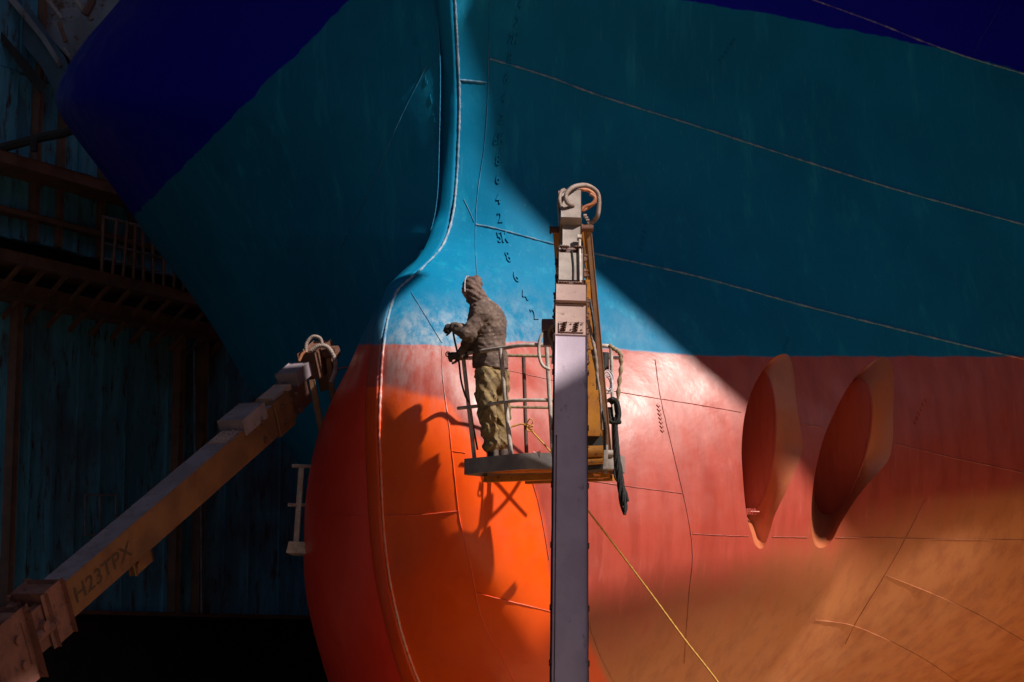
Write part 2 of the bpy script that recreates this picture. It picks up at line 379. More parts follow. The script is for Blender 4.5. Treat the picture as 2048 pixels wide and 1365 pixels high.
# starboard plating
ys = np.arange(-150, 1561, 6.0); NC = 380
k = np.linspace(0, 1, NC) ** 1.15
PX = xr(ys)[:, None] + (2720 - xr(ys))[:, None] * k[None]; PY = np.repeat(ys[:, None], NC, 1)
cenx = (PX[:-1, :-1] + PX[1:, 1:]) / 2; ceny = (PY[:-1, :-1] + PY[1:, 1:]) / 2
keep = np.ones(cenx.shape, bool)
for O in OL:
    ins = inside(O, np.stack([cenx, ceny], -1)); keep &= ~ins
vb = np.zeros(PX.shape, bool)      # vertices touching removed cells
rm = ~keep
for a, b in ((0, 0), (0, 1), (1, 0), (1, 1)): vb[a:a + rm.shape[0], b:b + rm.shape[1]] |= rm
vk = np.zeros(PX.shape, bool)
for a, b in ((0, 0), (0, 1), (1, 0), (1, 1)): vk[a:a + rm.shape[0], b:b + rm.shape[1]] |= keep
for r, c in zip(*np.where(vb & vk)):
    q = np.array([PX[r, c], PY[r, c]]); best = None
    for O in OL:
        a = O; bb = np.roll(O, -1, 0); ab = bb - a
        t = np.clip(((q - a) * ab).sum(1) / (ab * ab).sum(1), 0, 1); pt = a + ab * t[:, None]; d = ((pt - q) ** 2).sum(1); i = d.argmin()
        if best is None or d[i] < best[0]: best = (d[i], pt[i])
    PX[r, c], PY[r, c] = best[1]
DD = DS(PX, PY)
DD[:, 0] = dr(ys)
V = Wn(PX, PY, DD).reshape(-1, 3); F = grid_faces(len(ys), NC, keep)
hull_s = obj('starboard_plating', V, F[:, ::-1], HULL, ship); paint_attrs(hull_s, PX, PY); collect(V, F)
# stem bar (slightly rounded strip)
ys2 = np.arange(-260, 1560, 6.0); nk = 9; kk = np.linspace(0, 1, nk)
X0, X1 = xl(ys2), xr(ys2)
DL0 = dr(ys2) + np.interp(ys2, [-260, 400, 560, 700, 1700], [0.10, 0.10, 0.16, 0.22, 0.22])
PX2 = X0[:, None] + (X1 - X0)[:, None] * kk[None]; PY2 = np.repeat(ys2[:, None], nk, 1)
D2 = DL0[:, None] + (dr(ys2) - DL0)[:, None] * kk[None] - 0.02 - 0.02 * np.sin(kk * np.pi)[None]
D2[:, 0] += 0.03; D2[:, -1] += 0.03
V = Wn(PX2, PY2, D2).reshape(-1, 3); F = grid_faces(len(ys2), nk)
stem = obj('stem_bar', V, F[:, ::-1], HULL, ship); paint_attrs(stem, PX2, PY2, 0.25); collect(V, F)
# port side of the bulb
SB = [(520, 830), (560, 788), (575, 776), (610, 756), (650, 735), (700, 712), (730, 699), (800, 664), (870, 636), (950, 618), (1030, 609), (1120, 607), (1180, 611), (1250, 624), (1310, 640), (1365, 657), (1450, 695), (1560, 760)]
ys3 = np.arange(500, 1560, 6.0)
sb = np.minimum(pc(SB, ys3), xl(ys3) - 1.0)
th = np.linspace(0, math.radians(150), 44)
wd = (xl(ys3) - sb)[:, None]
d0 = (dr(ys3) + np.interp(ys3, [-260, 400, 560, 700, 1700], [0.10, 0.10, 0.16, 0.22, 0.22]))[:, None]
PX3 = xl(ys3)[:, None] - wd * (np.sin(th) * 0.78 + 0.22 * np.sin(th) ** 3)[None]
D3 = d0 + (0.9 + wd / 130.0) * (0.55 * (1 - np.cos(th)) + 0.45 * th / 1.57 * 0.8)[None]
PY3 = np.repeat(ys3[:, None], len(th), 1)
V = Wn(PX3, PY3, D3).reshape(-1, 3); F = grid_faces(len(ys3), len(th))
bulb_p = obj('port_bulb_plating', V, F, HULL, ship); paint_attrs(bulb_p, PX3, PY3, 0.9); collect(V, F)
# port side of the bow above, far side of the ship
SH = [(-400, 560), (-200, 390), (0, 240), (110, 150), (175, 116), (200, 110), (225, 118), (260, 140), (340, 200), (480, 300), (645, 420), (780, 500), (930, 598), (1050, 680), (1200, 770), (1560, 860)]
ys4 = np.arange(-400, 1560, 8.0); sh = pc(SH, ys4)
st = np.where(ys4 < 480, xl(np.minimum(ys4, 480)), 860.0); st = st
dd0 = np.interp(ys4, [-400, -260, 0, 480, 1560], [21.5, 21.75, 22.3, 22.5, 24.0])[:, None]
th = np.linspace(0, math.radians(135), 60)
PX4 = st[:, None] - (st - sh)[:, None] * np.sin(np.minimum(th, math.pi * .75))[None]
Aamp = np.interp(ys4, [-400, 0, 200, 480, 1000, 1560], [4.5, 6.2, 7.0, 8.0, 7, 6])[:, None]
D4 = dd0 + Aamp * (0.5 * (1 - np.cos(th)) + 0.5 * th / 1.57)[None]
PY4 = np.repeat(ys4[:, None], len(th), 1)
V = Wn(PX4, PY4, D4).reshape(-1, 3); F = grid_faces(len(ys4), len(th))
hull_p = obj('port_plating', V, F, HULL, ship)
me = hull_p.data
q = PX4.ravel(); qy = PY4.ravel()
for nme, val in (('d_water', 1250 - qy), ('d_deep', (880 - q) * 0.75 - 135 - qy * 0.75), ('d_orange', 0 * q - 100), ('d_dust_glint', 0 * q), ('d_bounce_ochre', 0 * q - 520), ('d_port', 0 * q + 1)):  # waterline dropped: dark paint stands in for shade over the red
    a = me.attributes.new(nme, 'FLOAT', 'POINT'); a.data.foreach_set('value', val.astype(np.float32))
collect(V, F)
BV = BVHTree.FromPolygons([Vector(v) for v in np.vstack(ALLV)], ALLF)
CAM = Vector((0, 0, EYE))
def hit(px, py):
    for e in (0, 3, -3, 6, -6):
        d = (W(px + e, py, 20) - CAM).normalized()
        p, n, i, dist = BV.ray_cast(CAM, d)
        if p is not None: break
    if p is None: return None, None
    if n.dot(d) > 0: n = -n
    return p, n

# flared forecastle above: its edge throws the diagonal shadow
BND = [(888, -30), (912, 50), (938, 140), (964, 240), (993, 364), (1084, 456), (1180, 547), (1278, 632), (1380, 724), (1478, 810), (1560, 890), (1620, 975), (1690, 1085), (1740, 1180), (1790, 1300)]
edge = [Vector((-6.0, 13.5, EYE + 17)), Vector((-1.0, 14.5, EYE + 15.6))]
for i, (x, y) in enumerate(BND):
    p = W(x, y, float(DS(np.array([x]), np.array([y]))[0])); t = 12.0 + 4.0 * i / (len(BND) - 1)
    edge.append(p + SUN * t)
last = edge[-1]; edge += [last + Vector((3.0, 1.5, -1.0)), last + Vector((9, 6, -2.0)), last + Vector((18, 14, 0))]
E2 = spline(edge, 6); ne = len(E2); fv = []; nr = 9
base_pts = []
for i in range(ne):
    f = i / (ne - 1); x = 880 + (2720 - 880) * f ** 0.9
    yy = -145
    if x < float(xr(yy)): p = W(x, yy, float(dr(yy)) + 0.05)
    else: p = W(x, yy, float(DS(np.array([x]), np.array([yy]))[0]))
    base_pts.append(p)
for r in range(nr):
    s = r / (nr - 1)
    for i in range(ne):
        a, b = base_pts[i], E2[i]; h = s ** 1.6
        fv.append(Vector((a.x + (b.x - a.x) * h, a.y + (b.y - a.y) * h, a.z + (b.z - a.z) * s)))
ff = grid_faces(nr, ne)
fo = obj('bow_flare', fv, ff, HULL, ship)
for nme, val in (('d_water', 500), ('d_deep', 500), ('d_orange', -100), ('d_dust_glint', 0), ('d_bounce_ochre', -520), ('d_port', 1)):
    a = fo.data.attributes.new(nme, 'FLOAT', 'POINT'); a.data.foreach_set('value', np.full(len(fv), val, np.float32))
# port flare
fv = []
pe = [Vector((-6.0, 13.5, EYE + 17)), Vector((-9, 17, EYE + 19)), Vector((-11, 23, EYE + 22)), Vector((-10, 33, EYE + 23))]
pe = spline(pe, 8); bp = [Vector(x) for x in Wn(PX4[0], PY4[0], D4[0])[:45]]
for r in range(nr):
    s = r / (nr - 1)
    for i in range(len(pe)):
        a = bp[int(i * 44 / (len(pe) - 1))]; b = pe[i]; h = s ** 1.6
        fv.append(Vector((a.x + (b.x - a.x) * h, a.y + (b.y - a.y) * h, a.z + (b.z - a.z) * s)))
fo = obj('port_bow_flare', fv, grid_faces(nr, len(pe)), HULL, ship)
for nme, val in (('d_water', 500), ('d_deep', 500), ('d_orange', -100), ('d_dust_glint', 0), ('d_bounce_ochre', -520), ('d_port', 1)):
    a = fo.data.attributes.new(nme, 'FLOAT', 'POINT'); a.data.foreach_set('value', np.full(len(fv), val, np.float32))

# thruster tunnels: fairing from the mouth to a round tube
for O, (cx, cy, a_, b_, ex, ey) in zip(OL, ((1510, 884, 39, 142, 25, -325), (1686, 894, 47, 138, 84, -324))):
    n = len(O); c = O.mean(0)
    ax = np.array([ex, ey], float); ax /= np.linalg.norm(ax); pxn = np.array([-ax[1], ax[0]])
    # match by arc fraction, starting at the top
    O = np.roll(O, -int(np.argmin(O[:, 1])), 0)
    outer = [hit_ for hit_ in [W(p[0], p[1], float(DS(np.array([p[0]]), np.array([p[1]]))[0])) for p in O]]
    cd = float(DS(np.array([cx]), np.array([cy]))[0]) + 0.55
    inner = []
    for i in range(n):
        v = (O[i] - c); u = np.array([v @ pxn / 55.0, v @ ax / 195.0]); ang = math.atan2(u[1], u[0])
        q = np.array([cx, cy]) + pxn * a_ * math.cos(ang) + ax * b_ * math.sin(ang)
        inner.append(W(q[0], q[1], cd + 0.35 * (cx - q[0]) / 60))
    vs = []; R = 8
    for r in range(R + 1):
        s = r / R
        for i in range(n): vs.append(outer[i].lerp(inner[i], s) + (Vector((0, -0.0, 0))))
    d = Vector((-0.80, 0.60, 0.0)) * 2.6
    fs = [(r * n + i, r * n + (i + 1) % n, (r + 1) * n + (i + 1) % n, (r + 1) * n + i) for r in range(R) for i in range(n)]
    tun = obj('thruster_tunnel', vs, fs, HULL, ship, True)
    pxs = np.tile(O[:, 0], R + 1); pys = np.full(len(vs), 900.0)
    paint_attrs(tun, pxs, pys); tun.data.attributes['d_bounce_ochre'].data.foreach_set('value', np.full(len(pxs), 45, np.float32))  # fairing carries the painted bounce tint throughout
    vs = []
    for r in range(6):
        for i in range(n): vs.append(inner[i] + d * (r / 5) )
    fs = [(r * n + i, r * n + (i + 1) % n, (r + 1) * n + (i + 1) % n, (r + 1) * n + i) for r in range(5) for i in range(n)]
    fs.append(tuple(5 * n + i for i in range(n)))
    tube = obj('tunnel_tube', vs, fs, HULL, tun, True, 50); 
    tube.location = (0, 0, 0); tube.matrix_parent_inverse = Matrix.Identity(4)
    paint_attrs(tube, np.full(len(vs), 1500.0), np.full(len(vs), 900.0), 0.0)
    mb = MB()
    mb.tube([inner[i].lerp(outer[i], 0.01) for i in range(0, n, 2)], 0.012, 6, closed=True)
    rim = mb.build('tunnel_rim', None, tun); rim.location = (0, 0, 0); rim.data.materials.append(HULL); paint_attrs(rim, np.full(len(mb.v), 1500.0), np.full(len(mb.v), 900.0))
for (x, y) in ((1503, 1024),):
    p, n = hit(1560, 1120)
    mb = MB(); q = W(x, y, 22.35 if y > 900 else 22.6)
    for i in range(4): mb.box(q + Vector((0.03 * i - 0.05, 0.02 * i, 0.004 * (i % 2))), (0.012, 0, 0), (0, 0.03, 0), (0, 0, 0.035), 0.004)
    mb.cyl(q + Vector((-0.08, -.01, 0)), q + Vector((0.09, .05, 0)), 0.014)
    o = mb.build('tunnel_bracket', HULL, ship); paint_attrs(o, np.full(len(mb.v), 1500.0), np.full(len(mb.v), 900.0))

# weld seams as beads on the plating
def seam(pts, r=0.009, name='weld_seam', step=7.0, ex=0.35):
    P = np.array(pts, float); P3 = spline([(p[0], p[1], 0) for p in P], 10)
    q = np.array([(v.x, v.y) for v in P3]); d = np.concatenate([[0], np.cumsum(np.linalg.norm(np.diff(q, axis=0), axis=1))])
    s = np.arange(0, d[-1], step); X = np.interp(s, d, q[:, 0]); Y = np.interp(s, d, q[:, 1])
    out = []; prev = None
    for x, y in zip(X, Y):
        p, n = hit(x + random.uniform(-.25, .25), y + random.uniform(-.25, .25))
        if p is None: continue
        if prev is not None and abs(p.y - prev) > 0.35: continue
        prev = p.y
        out.append(p + n * 0.004)
    if len(out) < 3: return
    mb = MB(); mb.tube(out, [r * random.uniform(0.7, 1.3) for _ in out], 9)
    o = mb.build(name, HULL, ship, 85)
    # paint: same attributes, computed by projecting back; ex paints in a pale highlight
    vx = np.array([[v.x, v.y, v.z - EYE] for v in mb.v]); fwd = vx[:, 1] * CP + vx[:, 2] * SP; up = -vx[:, 1] * SP + vx[:, 2] * CP
    ppx = 1024 + FPX * vx[:, 0] / fwd; ppy = 682.5 - FPX * up / fwd
    paint_attrs(o, ppx, ppy, 0.0 if ppx.mean() > 765 else 0.9, ex if ppx.mean() > 765 else 0.05)
    return o
SEAMS = [
 [(980, -20), (978, 60), (977, 118), (975, 200), (970, 280), (962, 340), (955, 390), (952, 440), (951, 500), (955, 560), (965, 650)],
 [(980, 118), (1100, 155), (1200, 192), (1400, 255), (1600, 320), (1800, 382), (2048, 450), (2200, 495)],
 [(917, 160), (975, 166)],
 [(952, 450), (1000, 460), (1100, 487), (1200, 510), (1400, 555), (1600, 610), (1800, 660), (2000, 708), (2150, 740)],
 [(1580, -20), (1640, 5), (1750, 45), (1850, 85), (1945, 118), (2060, 152), (2200, 195)],
 [(2020, -30), (1985, 40), (1960, 80), (1945, 118)],
 [(1020, 742), (1110, 762), (1240, 785), (1300, 795), (1400, 811), (1482, 825)], [(1602, 848), (1655, 858)], [(1788, 888), (1900, 915), (2060, 950), (2200, 990)],
 [(1385, 1068), (1440, 1071), (1502, 1073)], [(1545, 1074), (1621, 1075)], [(1670, 1075), (1850, 1078), (2060, 1081), (2200, 1085)],
 [(1310, 720), (1322, 800), (1350, 920), (1375, 1030), (1385, 1110), (1377, 1200), (1368, 1330)],
 [(884, 700), (886, 760), (898, 850), (908, 940), (920, 1040), (943, 1140), (962, 1230), (1000, 1310), (1040, 1390)],
 [(768, 1032), (840, 1030), (920, 1022)], [(948, 1185), (1020, 1203), (1105, 1224)], [(903, 902), (935, 907)],
 [(1165, 960), (1250, 972), (1370, 988)],
 [(1850, 1000), (1815, 1070), (1770, 1150), (1715, 1240), (1690, 1290)], [(1770, 1150), (1870, 1190), (1960, 1232), (2060, 1290)],
 [(1630, 1240), (1700, 1250), (1770, 1278), (1850, 1320), (1930, 1375)],
 [(1062, 955), (1080, 1020), (1098, 1120)], [(1175, 1240), (1200, 1310), (1230, 1370)],
 [(928, 400), (940, 425), (951, 450)], [(822, 585), (850, 630), (885, 688)],
 [(640, 745), (690, 735), (732, 728)], [(625, 1030), (680, 1030), (736, 1034)],
 [(880, 330), (820, 250), (850, 140)][:0] or [(855, 130), (800, 240), (740, 380), (680, 500)],
]
for s_ in SEAMS:
    hi_ = s_[0] in ((980, 118), (917, 160), (1580, -20), (952, 450))
    seam(s_, 0.0125 if hi_ else 0.0045, 'weld_seam', 7.0, 0.5 if hi_ else 0.2)  # pale mix paints a glint onto the beads
# heavy bead along both stem edges
for tab, off, r in ((xr, 3.0, 0.014), (xl, -1.0, 0.006)):
    yy = np.arange(-20, 1400, 40.0); seam([(float(tab(y)) + off, y) for y in yy], r, 'stem_weld', 3.5, 0.9 if r > .01 else 0.1)  # right-hand bead gets the strongest painted highlight

# draught marks: raised figures welded to the plating
def glyph(text, size, depth):
    cu = bpy.data.curves.new('t', 'FONT'); cu.body = text; cu.size = size; cu.extrude = depth; cu.resolution_u = 3
    cu.offset = 0.012 * size; cu.align_x = 'CENTER'
    o = bpy.data.objects.new('t', cu); COL.objects.link(o); dg = bpy.context.evaluated_depsgraph_get(); dg.update()
    me = bpy.data.meshes.new_from_object(o.evaluated_get(dg)); v = [p.co.copy() for p in me.vertices]; f = [tuple(p.vertices) for p in me.polygons]
    bpy.data.objects.remove(o); bpy.data.curves.remove(cu); bpy.data.meshes.remove(me)
    return v, f
def draught(text, px, py, h, wsc, slant, port=0.0, rise=0.016):
    v, f = glyph(text, h * 1.38, 1.0); vs = []
    for q in v:
        yy = q.y - h / 2; x = px + q.x * wsc + slant * (-yy); y = py - yy
        p, n = hit(x, y)
        if p is None: return
        vs.append(p + n * ((0.005 if port else rise) if q.z > 0 else -0.004))
    o = obj('draught_mark', vs, f, HULL, ship, False)
    paint_attrs(o, np.full(len(vs), float(px)), np.full(len(vs), float(py)), port)
seq = ['4', '2', '7M', '8', '6', '4', '2', '6M', '8', '6', '4', '2', '5M', '8', '6', '4', '2']
pos = [(1040, 8), (1033, 44), (1026, 78), (1019, 116), (1012, 157), (1007, 197), (1002, 237), (998, 278), (996, 320), (996, 357), (997, 397), (1000, 435), (1005, 475), (1016, 514), (1031, 554), (1048, 591), (1067, 629)]
for i, (t, (x, y)) in enumerate(zip(seq, pos)):
    dx = pos[min(i + 1, 16)][0] - pos[max(i - 1, 0)][0]; dy = pos[min(i + 1, 16)][1] - pos[max(i - 1, 0)][1]
    draught(t, x, y, 22, 0.62 if len(t) == 1 else 0.55, dx / dy)
for t, x, y in zip(['2', '7M', '8', '6', '4', '2', '6M'], [824, 832, 842, 852, 861, 868, 873], [36, 82, 122, 160, 198, 236, 275]):
    draught(t, x, y, 18, 0.35, 0.2, 1.0)
# small anode / scuff specks on the far plating
for (x0, y0, x1, y1, k) in ((1468, 80, 1440, 122, 6), (1291, 452, 1282, 500, 5), (1850, 802, 1830, 846, 6), (1316, 812, 1324, 862, 7), (1577, 678, 1568, 700, 4)):
    for i in range(k):
        p, n = hit(x0 + (x1 - x0) * i / (k - 1), y0 + (y1 - y0) * i / (k - 1))
        mb = MB(); t1 = n.orthogonal().normalized(); mb.box(p, t1 * 0.012, n.cross(t1) * 0.018, n * 0.008, 0.003)
        o = mb.build('hull_stud', HULL, ship); paint_attrs(o, np.full(len(mb.v), x0 * 1.0), np.full(len(mb.v), y0 * 1.0))

# ------------------------------------------------------------------ setting: ground, walls
gv = [(-300, -60, 0), (300, -60, 0), (300, 400, 0), (-300, 400, 0)]
g = obj('ground', gv, [(0, 1, 2, 3)], M['darkfloor'], None, False); tag(g, kind='structure')
gv = [(-3, 6, 0.004), (2, -12, 0.004), (22, -12, 0.004), (22, 40, 0.004), (4, 40, 0.004), (2, 26, 0.004), (-3, 20, 0.004)]
g = obj('sandy_bounce_floor', gv, [(0, 1, 2, 3, 4, 5, 6)], M['ground'], None, False); tag(g, kind='structure')  # unseen patch, outline shaped to bounce warm light onto the hull
# the rest of the hull running aft behind the bow
mb = MB(); mb.box((7.7, 50.5, 18), (10.3, 0, 0), (0, 20, 0), (0, 0, 16.3), 0.5); mb.box((7, 30, 22), (7, 0, 0), (0, 4.4, 0), (0, 0, 8.5), 0.3); hb = mb.build('aft_hull', HULL, ship); paint_attrs(hb, np.full(len(mb.v), 1500.0), np.full(len(mb.v), 900.0), 1.0)
# unseen dock walls and added crane girders, put here to cut sky and sun
mb = MB(); mb.box((24, 30, 6), (1, 0, 0), (0, 60, 0), (0, 0, 6), 0.1)
for i in range(14): mb.box((22.8, -20 + i * 7, 4.5), (0.25, 0, 0), (0, 0.3, 0), (0, 0, 4.5), 0.03)
o = mb.build('dock_side_wall', M['concrete']);
mb2 = MB(); mb2.box((4, -21, 12), (40, 0, 0), (0, 1, 0), (0, 0, 12), 0.1)  # unseen wall, added to block sky light from the front
for i in range(16): mb2.box((-30 + i * 4.5, -19.8, 11), (0.3, 0, 0), (0, 0.3, 0), (0, 0, 11), 0.03)
mb3 = MB(); mb3.box((26.2, 62, 16), (1, 0, 0), (0, 46, 0), (0, 0, 16), 0.1)  # unseen wall, added only to block sky on the starboard side
for i in range(12): mb3.box((25.1, 20 + i * 7.5, 15.5), (0.15, 0, 0), (0, 0.3, 0), (0, 0, 15.5), 0.03)
tag(mb3.build('sky_block_wall', M['concrete']), 'unseen high wall added right of the dock to block sky light', 'wall')
tag(mb2.build('sky_block_end_wall', M['concrete']), 'unseen buttressed concrete wall added behind the viewer to cut sky light', 'wall')
tag(o, 'concrete dock side wall with buttresses off to the right of the ship', 'wall')
def hp(x, y): return W(x, y, float(DS(np.array([float(x)]), np.array([float(y)]))[0]))
blocker = empty('shade_blocker', Vector((20, 4, 0)), 'unseen added crane with box girders standing out of frame on the sunny side', 'blocker')  # made-up rig out of view, only there to block the sun
SR = SUN.cross(Vector((0, 0, 1))).normalized(); SU = SR.cross(SUN).normalized()     # axes square to the sunlight
def plate(name, P0, P1, t, depth, thick=0.3):
    """added sun-blocking plate whose upper edge throws its shadow through P0-P1, reaching depth metres down"""
    a = P0 + SUN * t; b = P1 + SUN * t; d = (b - a).normalized(); dn = SUN.cross(d).normalized()
    if dn.z > 0: dn = -dn
    mb = MB(); mb.box((a + b) / 2 + dn * depth / 2, (b - a) / 2, dn * depth / 2, SUN * thick / 2, 0.02)
    return mb.build(name, M['greysteel'], blocker)
A0, A1 = hp(1180, 1205), hp(1640, 1150); da = (A1 - A0).normalized()
plate('hull_shade_plate', A0 - da * 0.35, A1 + da * 0.3, 17, 2.2)  # added plate shading the lower starboard hull
hh_ = Vector((-SUN.y, SUN.x, 0)).normalized(); b0 = W(1140, 770, 17.0)
plate('boom_shade_plate', b0 - hh_ * 4.0, b0 + hh_ * 0.35, 16, 4.5)  # added plate shading the lower front boom
vv_ = SUN.cross(hh_).normalized(); vv_ = vv_ if vv_.z > 0 else -vv_
l0 = W(-120, 1320, 17.0) + vv_ * 0.75; l0 = l0 - (W(655, 690, 22.6) - l0) * 0.25; l1 = W(470, 842, 21.0) + vv_ * 0.25
plate('lift2_shade_plate', l0, l1, 18, 1.3)  # added plate shading the second lift's boom
plate('lift2_tip_shade_plate', W(455, 852, 20.9) + vv_ * 0.32, W(585, 770, 22.2) + vv_ * 0.32, 10, 0.72, 0.15)  # added plate shading the head of the second boom
mb = MB(); mb.cyl((20, 4, 0), (20, 4, 28), 0.7, 20); mb.build('blocker_mast', M['greysteel'], blocker)  # mast only dresses the added sun-blocking plates

# left dock wall (floating-dock wing wall): painted steel, receding to the right
def wall_pt(px, py, off=0.0):
    """point on the wing-wall plane at pixel"""
    A = Vector((-8.74, 34.0, 0)); d = Vector((2.4, 4.0, 0)).normalized(); n = Vector((d.y, -d.x, 0))
    A = A + n * off
    r = (W(px, py, 30) - CAM); t = (A - CAM).dot(n) / r.dot(n)
    return CAM + r * t
wd_ = Vector((2.4, 4.0, 0)).normalized(); wn = Vector((wd_.y, -wd_.x, 0))
wall = empty('dock_wing_wall', wall_pt(200, 1200), 'tall rust-streaked blue steel dock wall in the shade behind the ship', 'wall')
# individual plates with uneven joints
zt = wall_pt(200, -300).z; zb = wall_pt(200, 1225).z
xsb = [-130, -80, 12, 60, 108, 152, 198, 250, 330, 352, 372, 402, 450, 500, 560, 620, 700, 800]
def prism(mb, a, b, z0, z1, t, off=0.0, bev=0.01):
    c = (a + b) / 2; c = Vector((c.x, c.y, (z0 + z1) / 2)) + wn * off
    h = (b - a); h.z = 0
    mb.box(c, h / 2, wn * t / 2, Vector((0, 0, (z1 - z0) / 2)), bev)
zc = wall_pt(200, 640).z
mbs = MB(); mbd = MB()
for i, (a, b) in enumerate(zip(xsb[:-1], xsb[1:])):
    pa, pb = wall_pt(a, 900), wall_pt(b, 900); g_ = (pb - pa).normalized() * 0.02
    prism(mbs, pa + g_, pb - g_, zb, zc, 0.1, random.uniform(-0.02, 0.02) - 0.05)
_a = wall_pt(200, 900); prism(mbd, _a - wd_ * 62, wall_pt(1000, 900), 0.0, 21.0, 0.2, -0.25)
_p = _a - wd_ * 6; prism(mbd, _a - wd_ * 62, _p, 21.0, 36.0, 0.2, -0.6)  # unseen upper stretch, added to block sky from the port bow
mbs.build('lower_plating', M['wall'], wall); mbd.build('backing_wall', M['darksteel'], wall)
mbs = MB(); 
xsu = [-130, -80, -30, 22, 56, 70, 110, 152, 178, 205, 240, 262, 300, 330, 372, 410, 460, 520, 600, 700]
z_a = wall_pt(200, 520).z
for a, b in zip(xsu[:-1], xsu[1:]):
    pa, pb = wall_pt(a, 400), wall_pt(b, 400); g_ = (pb - pa).normalized() * random.uniform(0.01, 0.03)
    z1 = z_a; 
    for zz in (z_a + 1.5, z_a + 3.0, z_a + 4.6, z_a + 5.6):
        prism(mbs, pa + g_, pb - g_, z1, zz - 0.02, 0.1, random.uniform(-0.05, 0.03)); z1 = zz
mbs.build('upper_plating', M['wall'], wall)
# dark vertical stiffeners
mb = MB()
for x in (14, 345, 392):
    p = wall_pt(x, 900); mb.box(Vector((p.x, p.y, (zb + zc) / 2)) + wn * 0.1, wd_ * 0.07, wn * 0.1, Vector((0, 0, (zc - zb) / 2)), 0.01)
for x in (64, 112, 196, 262):
    p = wall_pt(x, 300); mb.box(Vector((p.x, p.y, z_a + 3)) + wn * 0.1, wd_ * 0.05, wn * 0.08, Vector((0, 0, 3)), 0.01)
mb.build('stiffener', M['rust'], wall)
# ledges
def ledge(name, y0, x0, h, outw, m, x1=900, xs=-420, zoff=0):
    z = wall_pt(x0, y0).z + zoff; a, b = wall_pt(xs, 600), wall_pt(x1, 600)
    mb = MB(); c = (a + b) / 2; mb.box(Vector((c.x, c.y, z - h / 2)) + wn * outw / 2, (b - a).xy.to_3d() / 2, wn * outw / 2, Vector((0, 0, h / 2)), 0.02)
    return mb.build(name, m, wall), z
# walkway deck: outer edge seen at (0,500) to (360,580)
OFFW = 1.1
def ledge_z(px, py, off): return wall_pt(px, py, off).z
zw = ledge_z(180, 540, OFFW)
mb = MB(); a, b = wall_pt(-140, 600), wall_pt(415, 600)
c = (a + b) / 2; mb.box(Vector((c.x, c.y, zw - 0.04)) + wn * OFFW / 2, (b - a).xy.to_3d() / 2, wn * OFFW / 2, Vector((0, 0, 0.06)), 0.01)
mb.box(Vector((c.x, c.y, zw - 0.09)) + wn * (OFFW - 0.02), (b - a).xy.to_3d() / 2, wn * 0.05, Vector((0, 0, 0.10)), 0.02)
for i in range(14):
    f = i / 13; p = a.lerp(b, f); mb.bar(Vector((p.x, p.y, zw - 0.10)) + wn * (OFFW - 0.1), Vector((p.x, p.y, zw - 0.9)), 0.06, 0.06)
mb.build('walkway_deck', M['rust'], wall)
z2 = ledge_z(200, 605, 0.5)
mb = MB(); b2 = wall_pt(430, 600); c = (a + b2) / 2
mb.box(Vector((c.x, c.y, z2 - 0.10)) + wn * 0.25, (b2 - a).xy.to_3d() / 2, wn * 0.28, Vector((0, 0, 0.13)), 0.03)
mb.build('rubbing_beam', M['rust'], wall)
z3 = ledge_z(200, 1222, 0.35)
mb = MB(); b3 = wall_pt(900, 600); c = (a + b3) / 2
mb.box(Vector((c.x, c.y, z3 - 0.03)) + wn * 0.17, (b3 - a).xy.to_3d() / 2, wn * 0.2, Vector((0, 0, 0.035)), 0.01)
mb.build('bottom_lip', M['rust'], wall)
# horizontal girders on the upper wall
for (x, y, h, o_) in ((0, 300, 0.20, 0.7), (0, 410, 0.10, 0.25)):
    z = ledge_z(x, y, o_); mb = MB(); b4 = wall_pt(420, 400); c = (a + b4) / 2
    mb.box(Vector((c.x, c.y, z - h / 2)) + wn * o_ / 2, (b4 - a).xy.to_3d() / 2, wn * o_ / 2, Vector((0, 0, h / 2)), 0.02)
    mb.build('wall_girder', M['rust'], wall)
# framed hatch on the lower plating
mb = MB(); pq = [wall_pt(x, y, 0.06) for x, y in ((170, 990), (232, 990), (232, 1070), (170, 1070))]
for i in range(4): mb.bar(pq[i], pq[(i + 1) % 4], 0.03, 0.03)
mb.bar(wall_pt(200, 990, .06), wall_pt(200, 1070, .06), 0.03, 0.03)
mb.build('hatch_frame', M['greysteel'], wall)
# pale pipe down the wall and cable
mb = MB(); mb.tube([wall_pt(388, 690, 0.3), wall_pt(390, 900, 0.3), wall_pt(402, 1000, 0.3), wall_pt(403, 1228, 0.3)], 0.018, 8)
mb.tube(spline([wall_pt(372, 712, .3), wall_pt(388, 690, .3), wall_pt(404, 668, .4), wall_pt(420, 640, .5)], 6), 0.014, 6)
mb.build('drain_pipe', mat('pale_pipe', (0.25, 0.38, 0.5), (0.15, 0.2, 0.25), 5, 0.4), wall)

# walkway railing
rl = empty('walkway_railing', Vector((a.x, a.y, zw)) + wn * OFFW, 'rusty steel railing along the high walkway on the blue dock wall', 'railing')
mb = MB()
zr = zw + 1.02
ra = wall_pt(118, 500); ra = Vector((ra.x, ra.y, 0)) + wn * (OFFW - 0.06); rb = wall_pt(322, 500); rb = Vector((rb.x, rb.y, 0)) + wn * (OFFW - 0.06)
posts = 11
for f0, zz, r in ((0, 1.02, 0.028), (0, 0.55, 0.02), (0, 0.28, 0.014)):
    mb.tube([ra + Vector((0, 0, zw + zz)), rb + Vector((0, 0, zw + zz))], r, 8)
mb.build('hand_rail', M['greysteel'], rl)
for i in range(posts):
    p = ra.lerp(rb, i / (posts - 1)); mb = MB(); mb.tube([p + Vector((0, 0, zw)), p + Vector((0.06 * math.sin(i), 0, zw + 1.03))], 0.032, 8); mb.build('post', M['rust'], rl)

